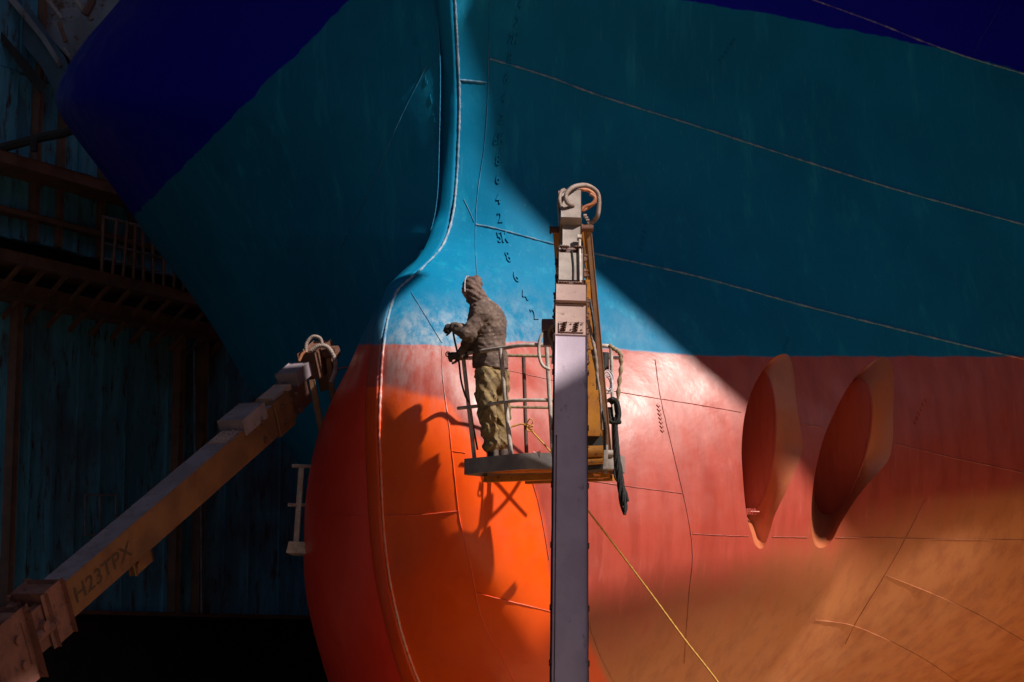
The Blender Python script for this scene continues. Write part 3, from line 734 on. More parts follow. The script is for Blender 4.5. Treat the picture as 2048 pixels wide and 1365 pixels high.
# broken diagonal brace crossing in front of the wall (0,300)->(140,262)
mb = MB(); P_ = spline([W(-30, 303, 33), W(20, 292, 33), W(80, 276, 33), W(140, 262, 33), W(175, 235, 33.5)], 5)
mb.tube(P_, 0.085, 8); mb.box(W(68, 290, 32.95), (0.06, 0, 0), (0, 0.06, 0), (0, 0, 0.12), 0.02)
o = mb.build('brace_beam', M['darksteel']); tag(o, 'dark bent brace beam reaching from the left edge to the bow above the railing', 'beam')

# pale curved gangway structure in the upper left corner
gang = empty('dock_bracket', W(60, 100, 33), 'pale grey curved steel bracket frame high in the upper left corner', 'bracket')
def band(name, outer, inner, D, th, m):
    n = len(outer); vs = []; fs = []
    for k, dd_ in ((0, 0), (1, th)):
        for p in outer: vs.append(W(p[0], p[1], D + dd_))
        for p in inner: vs.append(W(p[0], p[1], D + dd_))
    for i in range(n - 1):
        fs += [(i, i + 1, n + i + 1, n + i), (2 * n + i, 3 * n + i, 3 * n + i + 1, 2 * n + i + 1), (i, 2 * n + i, 2 * n + i + 1, i + 1), (n + i, n + i + 1, 3 * n + i + 1, 3 * n + i)]
    fs += [(0, n, 3 * n, 2 * n), (n - 1, 3 * n - 1, 4 * n - 1, 2 * n - 1)]
    return obj(name, vs, fs, m, gang, False)
band('bracket_plate', [(20, -60), (60, 20), (100, 75), (140, 120), (150, 160)], [(320, -60), (270, 0), (220, 40), (180, 100), (160, 170)], 34.5, 0.15, M['greysteel'])
band('bracket_web', [(-80, -60), (-20, 20), (30, 70), (80, 130), (115, 190)], [(25, -60), (60, 15), (95, 66), (130, 115), (150, 165)], 34.0, 0.2, mat('blue_grey_steel', (0.10, 0.19, 0.25), (0.07, 0.12, 0.17), 1.5, 0.6))
band('bracket_flange', [(0, -12), (20, 5), (50, 40), (80, 76), (118, 135)], [(12, -20), (40, 8), (66, 42), (94, 78), (124, 128)], 33.7, 0.5, M['greysteel'])
band('bracket_gusset', [(0, 60), (30, 95), (60, 130), (95, 175)], [(0, 78), (24, 112), (50, 150), (80, 190)], 33.6, 0.2, M['darksteel'])
for pts_, r_ in (((88, -10, 124, 38), .035), ((140, -10, 184, 40), .045), ((128, 96, 139, 112), .02)):
    mb = MB(); mb.tube([W(pts_[0], pts_[1], 33.5), W(pts_[2], pts_[3], 33.5)], r_, 8); mb.build('bracket_tube', M['rail'], gang)
mb = MB(); mb.tube([W(170, 30, 33.3), W(182, 8, 33.3), W(190, -20, 33.3)], 0.08, 8); mb.tube([W(118, 45, 33.3), W(132, 84, 33.3)], 0.04, 8); mb.build('rusty_strut', M['rust'], gang)

# ------------------------------------------------------------------ boom lift (front)
lift = empty('boom_lift', Vector((0.4, 14.0, 0)), 'front boom lift with vertical dusty brown boom and basket carrying the worker', 'boom lift')
def beamframe(p0, p1, face):
    d = (p1 - p0).normalized(); n = (Vector(face) - d * Vector(face).dot(d)).normalized(); r = d.cross(n).normalized()
    return d, n, r
B0 = W(1137, 1420, 15.45); B1 = W(1140, 640, 17.45)
d1, n1, r1 = beamframe(B0, B1, (0.02, -1, 0.2))
if r1.x < 0: r1 = -r1
def on_axis(py, p0=B0, p1=B1):
    lo, hi = -2.0, 3.0
    for _ in range(40):
        m_ = (lo + hi) / 2; p = p0 + (p1 - p0) * m_; v = p - CAM
        y = 682.5 - FPX * (-v.y * SP + v.z * CP) / (v.y * CP + v.z * SP)
        if y > py: lo = m_
        else: hi = m_
    return p0 + (p1 - p0) * lo
ax = B1 - B0
def sect(name, y0, y1, w_, t_, m, off=0.0, nx=0.0, bev=0.012, parent=lift):
    a, b = on_axis(y0), on_axis(y1); mb = MB(); c = (a + b) / 2 + n1 * off + r1 * nx
    mb.box(c, r1 * w_ / 2, n1 * t_ / 2, (b - a) / 2, bev); return mb.build(name, m, parent)
base_low = B0 - d1 * 3.2
mb = MB(); bb_ = on_axis(1420) ; mb.box((base_low + on_axis(700)) / 2, r1 * 0.137, n1 * 0.19, (on_axis(700) - base_low) / 2, 0.018)
outer = mb.build('outer_boom', M['boomlow'], lift)
# seam rib along left of outer boom
mb = MB(); mb.bar(on_axis(1420) - r1 * 0.118 + n1 * 0.19, on_axis(900) - r1 * 0.118 + n1 * 0.19, 0.006, 0.006); o_ = mb.build('boom_rib', M['railbrown'], lift)
sect('boom_head_plate', 700, 638, 0.272, 0.37, M['boomtop'], 0.002)
# bolted plate with two rows of pins
mb = MB(); pc_ = on_axis(684) + n1 * 0.192; mb.box(pc_, r1 * 0.105, n1 * 0.008, d1 * 0.055, 0.003); mb.build('bolt_plate', M['boomtop'], lift)
for c_ in (-0.055, 0.05):
    for k in range(4):
        mb = MB(); q = pc_ + r1 * (c_ + 0.004 * k) + d1 * (-0.04 + 0.026 * k); mb.cyl(q, q + n1 * 0.035, 0.007, 8); mb.bar(q + n1 * 0.02, q + n1 * 0.02 - r1 * 0.03, 0.008, 0.008); mb.build('plate_bolt', M['bolt'], lift)
for c_ in (-0.09, -0.003, 0.09):
    for k in (-1, 1): mb = MB(); q = pc_ + r1 * c_ + d1 * 0.032 * k; mb.cyl(q, q + n1 * 0.016, 0.008, 8); mb.build('plate_bolt', M['bolt'], lift)
sect('boom_collar', 636, 603, 0.268, 0.50, M['boomtop'], -0.02, 0.0, 0.008)
sect('middle_boom', 640, 520, 0.225, 0.33, M['lightbox'], 0.0, 0.002)
sect('middle_boom_lip', 605, 590, 0.235, 0.38, M['railbrown'], 0.0, 0.0)
sect('inner_boom', 560, 430, 0.17, 0.26, M['lightbox'], 0.0, 0.008)
sect('inner_boom_lip', 530, 519, 0.215, 0.33, M['railbrown'], 0.0, 0.004, 0.004)
for y in (596, 524):
    for s in (-1, 1):
        mb = MB(); q = on_axis(y) + n1 * 0.18 + r1 * 0.065 * s
        for k in range(3): mb.cyl(q + r1 * 0.022 * (k - 1) + d1 * 0.006 * (k % 2), q + r1 * 0.022 * (k - 1) + n1 * 0.035, 0.009, 8)
        mb.bar(q - r1 * 0.04 + n1 * 0.02, q + r1 * 0.04 + n1 * 0.02, 0.014, 0.012); mb.build('wear_pad_bolt', M['bolt'], lift)
# top cover box and head
sect('head_cover', 470, 414, 0.185, 0.36, M['lightbox'], 0.05, -0.004, 0.006)
mb = MB()
c = on_axis(400); mb.cyl(c - r1 * 0.11 - n1 * 0.02, c + r1 * 0.03 - n1 * 0.02, 0.055, 20); mb.cyl(c - r1 * 0.115, c - r1 * 0.09, 0.08, 20)
mb.box(on_axis(405) - r1 * 0.015 - n1 * 0.05, r1 * 0.06, n1 * 0.06, d1 * 0.07, 0.01)
mb.build('head_pivot', M['boomtop'], lift)
mb = MB()
mb.bar(on_axis(470) + r1 * 0.09 - n1 * 0.1, on_axis(385) + r1 * 0.045 - n1 * 0.1, 0.03, 0.12); mb.bar(on_axis(440) - r1 * 0.085 - n1 * 0.12, on_axis(388) - r1 * 0.1 - n1 * 0.12, 0.03, 0.10)
mb.build('head_fork', M['yellow'], lift)
# cable slot on the middle boom, small tube beside it
mb = MB(); mb.tube(spline([on_axis(598) + n1 * 0.172 + r1 * 0.02, on_axis(560) + n1 * 0.174 + r1 * 0.022, on_axis(528) + n1 * 0.174 + r1 * 0.008], 6), 0.007, 6); mb.build('boom_cable', M['black'], lift)
mb = MB(); mb.tube([on_axis(612) + n1 * 0.19 + r1 * 0.085, on_axis(505) + n1 * 0.19 + r1 * 0.075], 0.011, 8); mb.box(on_axis(503) + n1 * 0.19 + r1 * 0.075, r1 * 0.02, n1 * 0.02, d1 * 0.02, 0.003); mb.build('guide_rod', M['rail'], lift)
# side-mounted bolts and clips down both sides of the telescopic sections
for s, xo, y0, y1, k in ((-1, 0.122, 530, 700, 16), (1, 0.13, 520, 760, 26)):
    for i in range(k):
        y = y0 + (y1 - y0) * i / (k - 1) + random.uniform(-2, 2); xx = xo if y > 600 else xo - 0.012
        q = on_axis(y) + r1 * s * xx + n1 * (0.06 + 0.03 * (i % 3))
        mb = MB(); mb.cyl(q, q + r1 * s * random.uniform(0.02, 0.045), 0.012, 7)
        if i % 2: mb.box(q + r1 * s * 0.015, r1 * 0.012, n1 * 0.012, d1 * 0.018, 0.002)
        mb.build('side_bolt', M['bolt'], lift)
for k, (xo, y0, y1) in enumerate(((-0.142, 690, 1420), (0.142, 700, 1420))):
    mb = MB(); mb.tube([on_axis(y) + r1 * (xo + random.uniform(-.002, .002)) + n1 * 0.10 for y in np.linspace(y0, y1, 24)], 0.009, 7); mb.build('side_cable', M['black'], lift)
for y in (760, 870, 985, 1105, 1230, 1340):
    for s in (-1, 1):
        mb = MB(); mb.box(on_axis(y) + r1 * s * 0.142 + n1 * 0.10, r1 * 0.013, n1 * 0.02, d1 * 0.014, 0.003); mb.build('cable_clamp', M['bolt'], lift)
# hoses at the head
def ribbed(pts, r, m, name, parent=lift, rib=True, n=14):
    P = spline(pts, n); R = [r * (1.0 + (0.14 * math.sin(i * 2.1) if rib else 0)) for i in range(len(P))]
    mb = MB(); mb.tube(P, R, 10); return mb.build(name, m, parent, 80)
T = 18.05
ribbed([W(1148, 412, T - .2), W(1134, 405, T - .25), W(1133, 388, T - .22), W(1148, 374, T - .15), W(1172, 371, T), W(1192, 382, T + .05), W(1198, 400, T + .05), W(1196, 428, T + .05), W(1188, 442, T + .1), W(1176, 448, T + .1)], 0.02, M['hose'], 'corrugated_hose', n=22)
ribbed([W(1140, 415, T - .1), W(1141, 398, T - .1), W(1152, 384, T), W(1172, 380, T + .1), W(1188, 390, T + .12), W(1190, 403, T + .12), W(1178, 414, T + .12), W(1164, 422, T + .1)], 0.018, M['hoseorange'], 'orange_hose', rib=False)
ribbed([W(1158, 425, T), W(1170, 414, T), W(1184, 408, T), W(1190, 396, T), W(1180, 388, T)], 0.015, M['hoseorange'], 'orange_hose', rib=False)
ribbed([W(1122, 414, T - .25), W(1119, 400, T - .25), W(1122, 385, T - .2), W(1128, 380, T - .1)], 0.016, M['hose'], 'corrugated_hose')
mb = MB()
q = W(1167, 432, T - .1)
for k in range(3): mb.cyl(q + Vector((0.012 * k, 0, -0.02 * k)), q + Vector((0.03 + 0.012 * k, 0, -0.02 * k)), 0.016 - .003 * k, 8)
mb.build('hose_fitting', M['hose'], lift)
# jib arms: long bars from the head down to the basket
def arm(name, a, b, wx, wy, m, parent=lift, up=Vector((0, 1, 0))):
    mb = MB(); mb.bar(a, b, wx, wy, up, 0.005); return mb.build(name, m, parent)
arm('jib_arm', W(1176, 450, 18.15), W(1219, 922, 18.75), 0.045, 0.07, M['pole'])
arm('jib_arm', W(1166, 452, 18.3), W(1208, 905, 18.9), 0.03, 0.06, M['yellow'])
arm('jib_arm', W(1112, 458, 18.3), W(1122, 620, 18.55), 0.045, 0.07, M['yellow'])
for x, y in ((1176, 457), (1112, 460)):
    mb = MB(); q = W(x, y, 18.12); mb.cyl(q - Vector((0.05, 0, 0)), q + Vector((0.05, 0, 0)), 0.03, 12); mb.cyl(q + Vector((-.06, 0, 0)), q + Vector((-.045, 0, 0)), 0.04, 12); mb.build('pivot_pin', M['bolt'], lift)
# yellow jib casting beside the boom
mb = MB(); vs = [(1168, 560), (1180, 560), (1186, 680), (1196, 760), (1204, 850), (1200, 872), (1168, 872)]
def slab(mb, poly, D, th):
    n = len(poly); a = [W(x, y, D) for x, y in poly]; b = [p + Vector((0, th, 0)) for p in a]
    mb.add(a + b, [tuple(range(n))[::-1], tuple(range(n, 2 * n))] + [(i, (i + 1) % n, n + (i + 1) % n, n + i) for i in range(n)])
slab(mb, vs, 18.25, 0.22); mb.build('jib_casting', M['yellow'], lift, 30)
mb = MB(); slab(mb, [(1166, 872), (1204, 872), (1208, 900), (1206, 938), (1166, 942)], 18.3, 0.3); mb.build('rotator_block', M['darksteel'], lift, 30)
mb = MB(); mb.cyl(W(1160, 905, 18.28), W(1206, 903, 18.28), 0.055, 20); mb.cyl(W(1160, 925, 18.28), W(1206, 922, 18.28), 0.03, 20); mb.build('rotator_motor', M['yellow'], lift)
mb = MB(); mb.box(W(1218, 925, 18.62), (0.035, 0, 0), (0, 0.03, 0), (0, 0, 0.06), 0.006); mb.bar(W(1212, 890, 18.5), W(1211, 948, 18.5), 0.012, 0.04); mb.box(W(1205, 937, 18.5), (0.10, 0, 0), (0, .04, 0), (0, 0, 0.012), 0.003)
mb.cyl(W(1226, 908, 18.6), W(1214, 908, 18.6), 0.035, 14); mb.build('jib_bracket', M['lightbox'], lift)
for k, (x0, y0, x1, y1, rr) in enumerate(((1176, 640, 1196, 780, .016), (1180, 600, 1188, 720, .014), (1184, 700, 1204, 860, .012), (1200, 800, 1210, 900, .012))):
    ribbed([W(x0, y0, 18.15), W((x0 + x1) / 2 + 5, (y0 + y1) / 2, 18.1), W(x1, y1, 18.15)], rr, M['black'] if k % 2 else M['hose'], 'hydraulic_hose')
# upper bits behind
ribbed([W(1130, 640, 17.25), W(1115, 648, 17.2), W(1103, 655, 17.25), W(1098, 668, 17.3), W(1102, 682, 17.35), W(1106, 700, 17.4)], 0.014, M['hose'], 'hydraulic_hose', rib=False)

# basket
basket = empty('basket', Vector((0, 0, 0)), None, None); setparent(basket, lift)
basket.location = -lift.location
DO = 0.3
ZB = W(925, 950, 19.35 + DO).z      # underside
def G(px, D, dz): # on horizontal plane at height ZB+dz, column px, distance D
    D += DO; return Vector(((px - 1024) / FPX * D / CP * 1.0, D, ZB + dz))
def Gp(px, py, D): return W(px, py, D + DO)
floor = [G(922, 19.35, 0), G(1000, 18.95, 0), G(1040, 18.75, 0), G(1120, 18.68, 0), G(1232, 18.66, 0), G(1250, 19.25, 0), G(1100, 19.6, 0), G(985, 19.65, 0)]
def round_poly(P, r=0.10, n=5):
    out = []; k = len(P)
    for i in range(k):
        a, b, c = P[i - 1], P[i], P[(i + 1) % k]; rr = min(r, (a - b).length / 2.2, (c - b).length / 2.2)
        p = b + (a - b).normalized() * rr; q = b + (c - b).normalized() * rr
        for j in range(n + 1):
            t = j / n; out.append(p * (1 - t) ** 2 + b * 2 * t * (1 - t) + q * t * t)
    return out
fl = round_poly(floor); n = len(fl)
mb = MB(); up_ = Vector((0, 0, 1))
cen0 = sum(fl, Vector()) / n; f2 = [p + (cen0 - p).normalized() * 0.03 for p in fl]
mb.add([p + up_ * 0.035 for p in f2] + [p + up_ * 0.07 for p in f2], [tuple(range(n)), tuple(range(n, 2 * n))[::-1]] + [(i, (i + 1) % n, n + (i + 1) % n, n + i) for i in range(n)])
def sub(mb, name, m, sharp=35):
    o = mb.build(name, m, None, sharp); o.parent = basket; o.location = (0, 0, 0); return o
sub(mb, 'basket_floor', M['yellow'])
mb = MB(); cen = sum(fl, Vector()) / n; inn = [p + (cen - p).normalized() * 0.02 for p in fl]
H = 0.155
mb.add(fl + [p + up_ * H for p in fl] + [p + up_ * H for p in inn] + inn,
       [(i, (i + 1) % n, n + (i + 1) % n, n + i) for i in range(n)] + [(n + i, n + (i + 1) % n, 2 * n + (i + 1) % n, 2 * n + i) for i in range(n)] + [(2 * n + i, 2 * n + (i + 1) % n, 3 * n + (i + 1) % n, 3 * n + i) for i in range(n)] + [(3 * n + i, 3 * n + (i + 1) % n, (i + 1) % n, i) for i in range(n)])
sub(mb, 'toe_board', M['toe'])
mb = MB()
mb.bar(G(970, 19.55, -0.03), G(1215, 19.0, -0.03), 0.07, 0.06); mb.bar(G(1052, 19.75, -0.03), G(1225, 19.35, -0.03), 0.07, 0.06); mb.bar(G(1190, 18.75, -0.02), G(1205, 19.6, -0.02), 0.06, 0.05)
sub(mb, 'floor_beam', M['yellow'])
def rail(pts, r, m, name='guard_rail', n=8):
    mb = MB(); mb.tube(spline(pts, n), r, 10); return sub(mb, name, m, 80)
R1 = 0.021
rail([Gp(1016, 711, 19.62), Gp(960, 716, 19.7), Gp(915, 716, 19.5), Gp(905, 712, 19.42), Gp(925, 709, 19.35), Gp(975, 701, 19.1), Gp(1010, 696, 18.92), Gp(1045, 691, 18.78), Gp(1090, 691, 18.72), Gp(1150, 692, 18.7), Gp(1205, 692, 18.68), Gp(1222, 694, 18.72)], R1, M['rail'])
rail([Gp(1222, 694, 18.72), Gp(1238, 704, 19.0), Gp(1242, 715, 19.3), Gp(1230, 716, 19.6)], R1, M['rail'])
rail([Gp(1008, 711, 19.62), Gp(1050, 712, 19.62), Gp(1110, 713, 19.62), Gp(1230, 716, 19.65)], 0.017, M['strap'])
rail([Gp(916, 817, 19.45), Gp(935, 815, 19.35), Gp(975, 810, 19.1), Gp(1012, 804, 18.92), Gp(1045, 801, 18.78), Gp(1105, 801, 18.72), Gp(1225, 802, 18.7)], 0.018, M['rail'])
rail([Gp(1010, 814, 19.62), Gp(1050, 815, 19.62), Gp(1110, 816, 19.62), Gp(1225, 818, 19.6)], 0.015, M['strap'])
for (x0, y0, x1, y1, D, m, r) in ((926, 710, 949, 918, 19.34, 'rail', 0.021), (1001, 698, 1022, 910, 18.93, 'rail', 0.023), (1093, 692, 1106, 912, 18.71, 'rail', 0.021), (1047, 712, 1053, 906, 19.75, 'railbrown', 0.020), (1222, 696, 1228, 915, 18.7, 'rail', 0.018), (985, 713, 992, 915, 19.8, 'rail', 0.0) ):
    if r: rail([Gp(x0, y0, D), Gp((x0 + x1) / 2, (y0 + y1) / 2, D), Gp(x1, y1, D)], r, M[m], 'rail_post')
# hoop guard and control box
rail([Gp(1100, 740, 18.7), Gp(1086, 732, 18.7), Gp(1079, 715, 18.7), Gp(1078, 690, 18.7), Gp(1083, 672, 18.7), Gp(1094, 663, 18.7)], 0.016, M['rail'], 'hoop_guard')
mb = MB(); mb.box(Gp(1099, 652, 18.35), (0.075, 0, 0), (0, 0.08, 0), (0, 0, 0.055), 0.012); mb.box(Gp(1100, 678, 18.4), (0.065, 0, 0), (0, 0.06, 0), (0, 0, 0.07), 0.008); sub(mb, 'control_box', mat('control_box_paint', (0.10, 0.06, 0.085), (0.07, 0.04, 0.06), 8, 0.5))
# clamp lamp and motor on the right rail
mb = MB(); mb.cyl(Gp(1208, 706, 19.2), Gp(1208, 740, 19.2), 0.05, 14); mb.cyl(Gp(1206, 740, 19.2), Gp(1207, 800, 19.2), 0.02, 10); sub(mb, 'spotlight', M['black'])
# torn tape scrap on the toe board
mb = MB(); q0 = [Gp(1066, 903, 18.6), Gp(1074, 905, 18.62), Gp(1081, 901, 18.62), Gp(1080, 918, 18.63), Gp(1074, 908, 18.61)]
mb.add(q0 + [p + Vector((0, 0.004, 0)) for p in q0], [(0, 1, 4), (1, 2, 3, 4), (9, 6, 5), (9, 8, 7, 6)]); sub(mb, 'tape_scrap', M['wire'])

# ------------------------------------------------------------------ ropes and hoses hung on the basket
def thing(mb, name, m, label, cat, sharp=60): return tag(mb.build(name, m, None, sharp), label, cat)
mb = MB(); random.seed(3)
for k in range(16):
    ox = random.uniform(-7, 7); oz = random.uniform(-.06, .06)
    mb.tube(spline([Gp(1217 + abs(ox) * .9, 800 + abs(ox), 18.55 + oz), Gp(1226 + ox, 797 + abs(ox) * .5, 18.5 + oz), Gp(1236 - abs(ox) * .8, 806, 18.52 + oz), Gp(1240 - abs(ox) * .9, 830, 18.52 + oz), Gp(1233 + ox, 846, 18.52 + oz), Gp(1219 + ox, 838, 18.55 + oz), Gp(1215 + ox, 815, 18.55 + oz)], 8), 0.016, 7)
for k in range(8):
    ph = k * 0.8; pts = []
    for i in range(13):
        f = i / 12; y = 835 + (1030 - 835 - (k % 4) * 9) * f; x = 1230 + 22 * f - 6 * math.sin(f * 3.0) + (5.5 - 2.0 * abs(f - .45)) * math.sin(ph + f * 9) * (0.6 + 0.6 * f)
        if i == 12 and k % 3 == 0: x -= 4
        pts.append(Gp(x, y, 18.5 + 0.03 * math.cos(ph + f * 9)))
    mb.tube(spline(pts, 4), 0.013, 7)
mb.tube(spline([Gp(1236, 925, 18.48), Gp(1229, 940, 18.48), Gp(1231, 958, 18.48), Gp(1240, 965, 18.48), Gp(1243, 955, 18.48)], 6), 0.010, 7)
thing(mb, 'rope_bundle', M['blackrope'], 'thick black rope bundle knotted over the right end of the basket and hanging down', 'rope')
mb = MB()
for k in range(7):
    r = 0.085 + 0.012 * random.uniform(-1, 1); c = Gp(1214 + random.uniform(-3, 3), 765 + random.uniform(-6, 6), 18.55)
    mb.tube([c + Vector((math.cos(t) * r * 0.55, 0.03 * math.sin(t + k), math.sin(t) * r)) for t in np.linspace(0, 2 * math.pi, 22, endpoint=False)], 0.006, 6, closed=True)
thing(mb, 'wire_coil', M['wire'], 'small coil of pale wire tied to the right end of the basket', 'wire coil')
mb = MB(); mb.tube(spline([Gp(1218, 690, 18.6), Gp(1230, 700, 18.6), Gp(1240, 708, 18.6), Gp(1242, 735, 18.6), Gp(1238, 770, 18.6), Gp(1235, 810, 18.6), Gp(1233, 850, 18.6)], 8), [0.018 + 0.006 * math.sin(i * 1.3) for i in range(49)], 8)
thing(mb, 'tie_strap', M['strap'], 'dirty tan strap tied at the top right corner of the basket rail', 'strap')
mb = MB(); P_ = spline([Gp(1165, 1008, 17.9), Gp(1230, 1092, 18.1), Gp(1300, 1185, 18.2), Gp(1370, 1280, 18.2), Gp(1450, 1385, 18.1), Gp(1560, 1560, 17.8)], 20)
mb.tube(P_, [0.0085 + 0.0014 * math.sin(i * 2.2) for i in range(len(P_))], 7)
thing(mb, 'yellow_rope', M['yrope'], 'thin taut yellow rope slanting from behind the boom to the bottom edge', 'rope')
mb = MB(); mb.tube(spline([Gp(1010, 858, 19.7), Gp(1030, 852, 19.7), Gp(1050, 850, 19.68), Gp(1075, 875, 19.6), Gp(1105, 908, 19.5)], 8), 0.009, 7)
for k in range(3): mb.tube(spline([Gp(1052, 850, 19.65), Gp(1060 - k * 2, 838 + k * 12, 19.62), Gp(1066, 845 + k * 8, 19.62), Gp(1054, 856, 19.65)], 6), 0.006, 6)
thing(mb, 'tether_rope', M['yrope'], 'short yellow rope knotted round the back post of the basket', 'rope')
# ------------------------------------------------------------------ second boom lift, behind the bulb on the left
lift2 = empty('boom_lift', Vector((-4.2, 17.0, 0)), 'second boom lift in the shade, its boom rising diagonally from the lower left corner', 'boom lift')
C0 = W(96, 1216, 18.0); C1 = W(600, 782, 22.4)
d2 = (C1 - C0).normalized(); up2 = (Vector((0, 0, 1)) - d2 * d2.z).normalized(); r2 = d2.cross(up2).normalized()
LEN = (C1 - C0).length
def at2(s): return C0 + d2 * (LEN * s)
hw, hh2 = 0.135, 0.165
def seg2(name, s0, s1, w_, h_, m, du=0.0, dr_=0.0, bev=0.012):
    mb = MB(); a, b = at2(s0), at2(s1); mb.box((a + b) / 2 + up2 * du + r2 * dr_, r2 * w_ / 2, up2 * h_ / 2, (b - a) / 2, bev); return mb.build(name, m, lift2)
M['shaded_cover'] = mat('shaded_cover_paint', (0.24, 0.19, 0.22), (0.17, 0.13, 0.15), 4, 0.6, 0, 0.2, dirt=(0.08, 0.05, 0.05), dirt_amt=0.35)  # darker copy of the boom paint, so the second lift reads as shaded
M['side2'] = mat('ochre_boom_side', (0.19, 0.085, 0.035), (0.12, 0.055, 0.028), 3, 0.55, 0, 0.2, dirt=(0.10, 0.05, 0.04), dirt_amt=0.3)
seg2('outer_boom', 0.0, 0.83, 2 * hw, 2 * hh2, M['side2'])
seg2('boom_top_strip', 0.0, 0.83, 2 * hw - 0.01, 0.012, M['shaded_cover'], hh2 + 0.006, 0, 0.003)
seg2('boom_collar', 0.83, 0.90, 0.30, 0.37, M['side2'])
seg2('middle_boom', 0.9, 1.0, 0.22, 0.27, M['bolt'])
seg2('boom_cover', 0.70, 0.795, 0.30, 0.16, M['shaded_cover'], 0.20)
seg2('head_cover', 0.955, 1.02, 0.25, 0.14, M['shaded_cover'], 0.22)
seg2('boom_cover', 0.85, 0.93, 0.2, 0.04, M['boomtop'], 0.19)
for s in (0.86, 0.9, 0.93):
    for e in (-1, 1): mb = MB(); q = at2(s) + r2 * (0.15) + up2 * 0.09 * e; mb.cyl(q, q + r2 * 0.035, 0.032, 14); mb.build('side_bolt', M['bolt'], lift2)
for s in (0.77,):
    for e in (-1, 1): mb = MB(); q = at2(s) + r2 * hw + up2 * 0.10 * e; mb.cyl(q, q + r2 * 0.035, 0.030, 14); mb.build('side_bolt', M['bolt'], lift2)
mb = MB(); q = at2(0.66) + up2 * (hh2 + 0.012); mb.box(q, r2 * 0.10, up2 * 0.012, d2 * 0.16, 0.003)
for i in range(8): qq = q + d2 * (-0.13 + 0.037 * i) + r2 * (0.05 if i % 2 else -0.04); mb.cyl(qq, qq + up2 * 0.04, 0.010, 8)
mb.build('bolt_plate', M['boomtop'], lift2)
# head, hoses, hanging jib arms
mb = MB(); q = W(634, 720, 22.7); mb.box(q, r2 * 0.11, up2 * 0.13, d2 * 0.2, 0.03); mb.cyl(W(655, 705, 22.6) - r2 * 0.13, W(655, 705, 22.6) + r2 * 0.13, 0.07, 18); mb.build('head_pivot', M['bolt'], lift2)
ribbed([W(612, 705, 22.5), W(613, 688, 22.5), W(625, 674, 22.5), W(640, 677, 22.5), W(645, 692, 22.5)], 0.020, M['hose'], 'corrugated_hose', lift2)
ribbed([W(622, 702, 22.5), W(638, 692, 22.5), W(655, 695, 22.5), W(668, 715, 22.5), W(671, 740, 22.5), W(662, 765, 22.5)], 0.026, M['hose'], 'corrugated_hose', lift2)
ribbed([W(598, 722, 22.4), W(604, 710, 22.4), W(612, 703, 22.4)], 0.018, M['hoseorange'], 'orange_hose', lift2, False)
arm('jib_arm', W(624, 760, 22.55), W(650, 900, 22.8), 0.06, 0.06, M['pole'], lift2)
arm('jib_arm', W(655, 700, 22.6), W(672, 850, 22.9), 0.05, 0.06, M['pole'], lift2)
arm('jib_arm', W(640, 715, 22.8), W(652, 780, 22.9), 0.12, 0.08, M['side2'], lift2)
# knuckle at the lower left: fork plates, pivot cylinders, base arm
K0 = at2(0.0)
M['knuckle'] = mat('worn_brown_knuckle', (0.22, 0.09, 0.07), (0.15, 0.06, 0.05), 5, 0.6, 0, 0.4, dirt=(0.06, 0.03, 0.03), dirt_amt=0.4)
mb = MB(); mb.box(K0 - d2 * 0.10, r2 * 0.175, up2 * 0.21, d2 * 0.14, 0.05); mb.box(K0 - d2 * 0.42 + r2 * 0.12 - up2 * 0.02, r2 * 0.035, up2 * 0.17, d2 * 0.22, 0.03)
mb.box(K0 - d2 * 0.42 - r2 * 0.12, r2 * 0.035, up2 * 0.17, d2 * 0.22, 0.03)
for e in (0.12, -0.02): mb.cyl(K0 - d2 * 0.55 - up2 * 0.05 + r2 * (e + 0.05), K0 - d2 * 0.18 - up2 * 0.05 + r2 * (e + 0.05), 0.05, 14)
mb.cyl(K0 - d2 * 0.36 - r2 * 0.2, K0 - d2 * 0.36 + r2 * 0.22, 0.05, 16)
mb.build('knuckle_fork', M['knuckle'], lift2)
mb = MB(); mb.box(K0 - d2 * 0.86 - up2 * 0.05, r2 * 0.17, up2 * 0.26, d2 * 0.30, 0.08); mb.cyl(K0 - d2 * 0.70 + up2 * 0.22 - r2 * 0.16, K0 - d2 * 0.70 + up2 * 0.22 + r2 * 0.16, 0.08, 16)
for e in (-1, 1): mb.cyl(K0 - d2 * 0.75 + r2 * 0.17 + up2 * 0.12 * e - up2 * .05, K0 - d2 * 0.75 + r2 * 0.20 + up2 * 0.12 * e - up2 * .05, 0.04, 14)
mb.build('knuckle_housing', M['knuckle'], lift2)
mb = MB(); q = K0 - d2 * 0.95 - up2 * 0.1; mb.bar(q, Vector((q.x - 0.6, q.y - 1.2, 0.6)), 0.28, 0.34); mb.box(Vector((q.x - 0.6, q.y - 1.2, 0.45)), (0.9, 0, 0), (0, 1.2, 0), (0, 0, 0.25), 0.05)
mb.build('lift_base', M['side2'], lift2)
for sx in (-1, 1):
    for sy in (-1, 1):
        mb = MB(); c = Vector((q.x - 0.6 + 0.95 * sx, q.y - 1.2 + 0.85 * sy, 0.4)); mb.cyl(c - Vector((0.13, 0, 0)), c + Vector((0.13, 0, 0)), 0.4, 28); mb.build('wheel', M['black'], lift2)
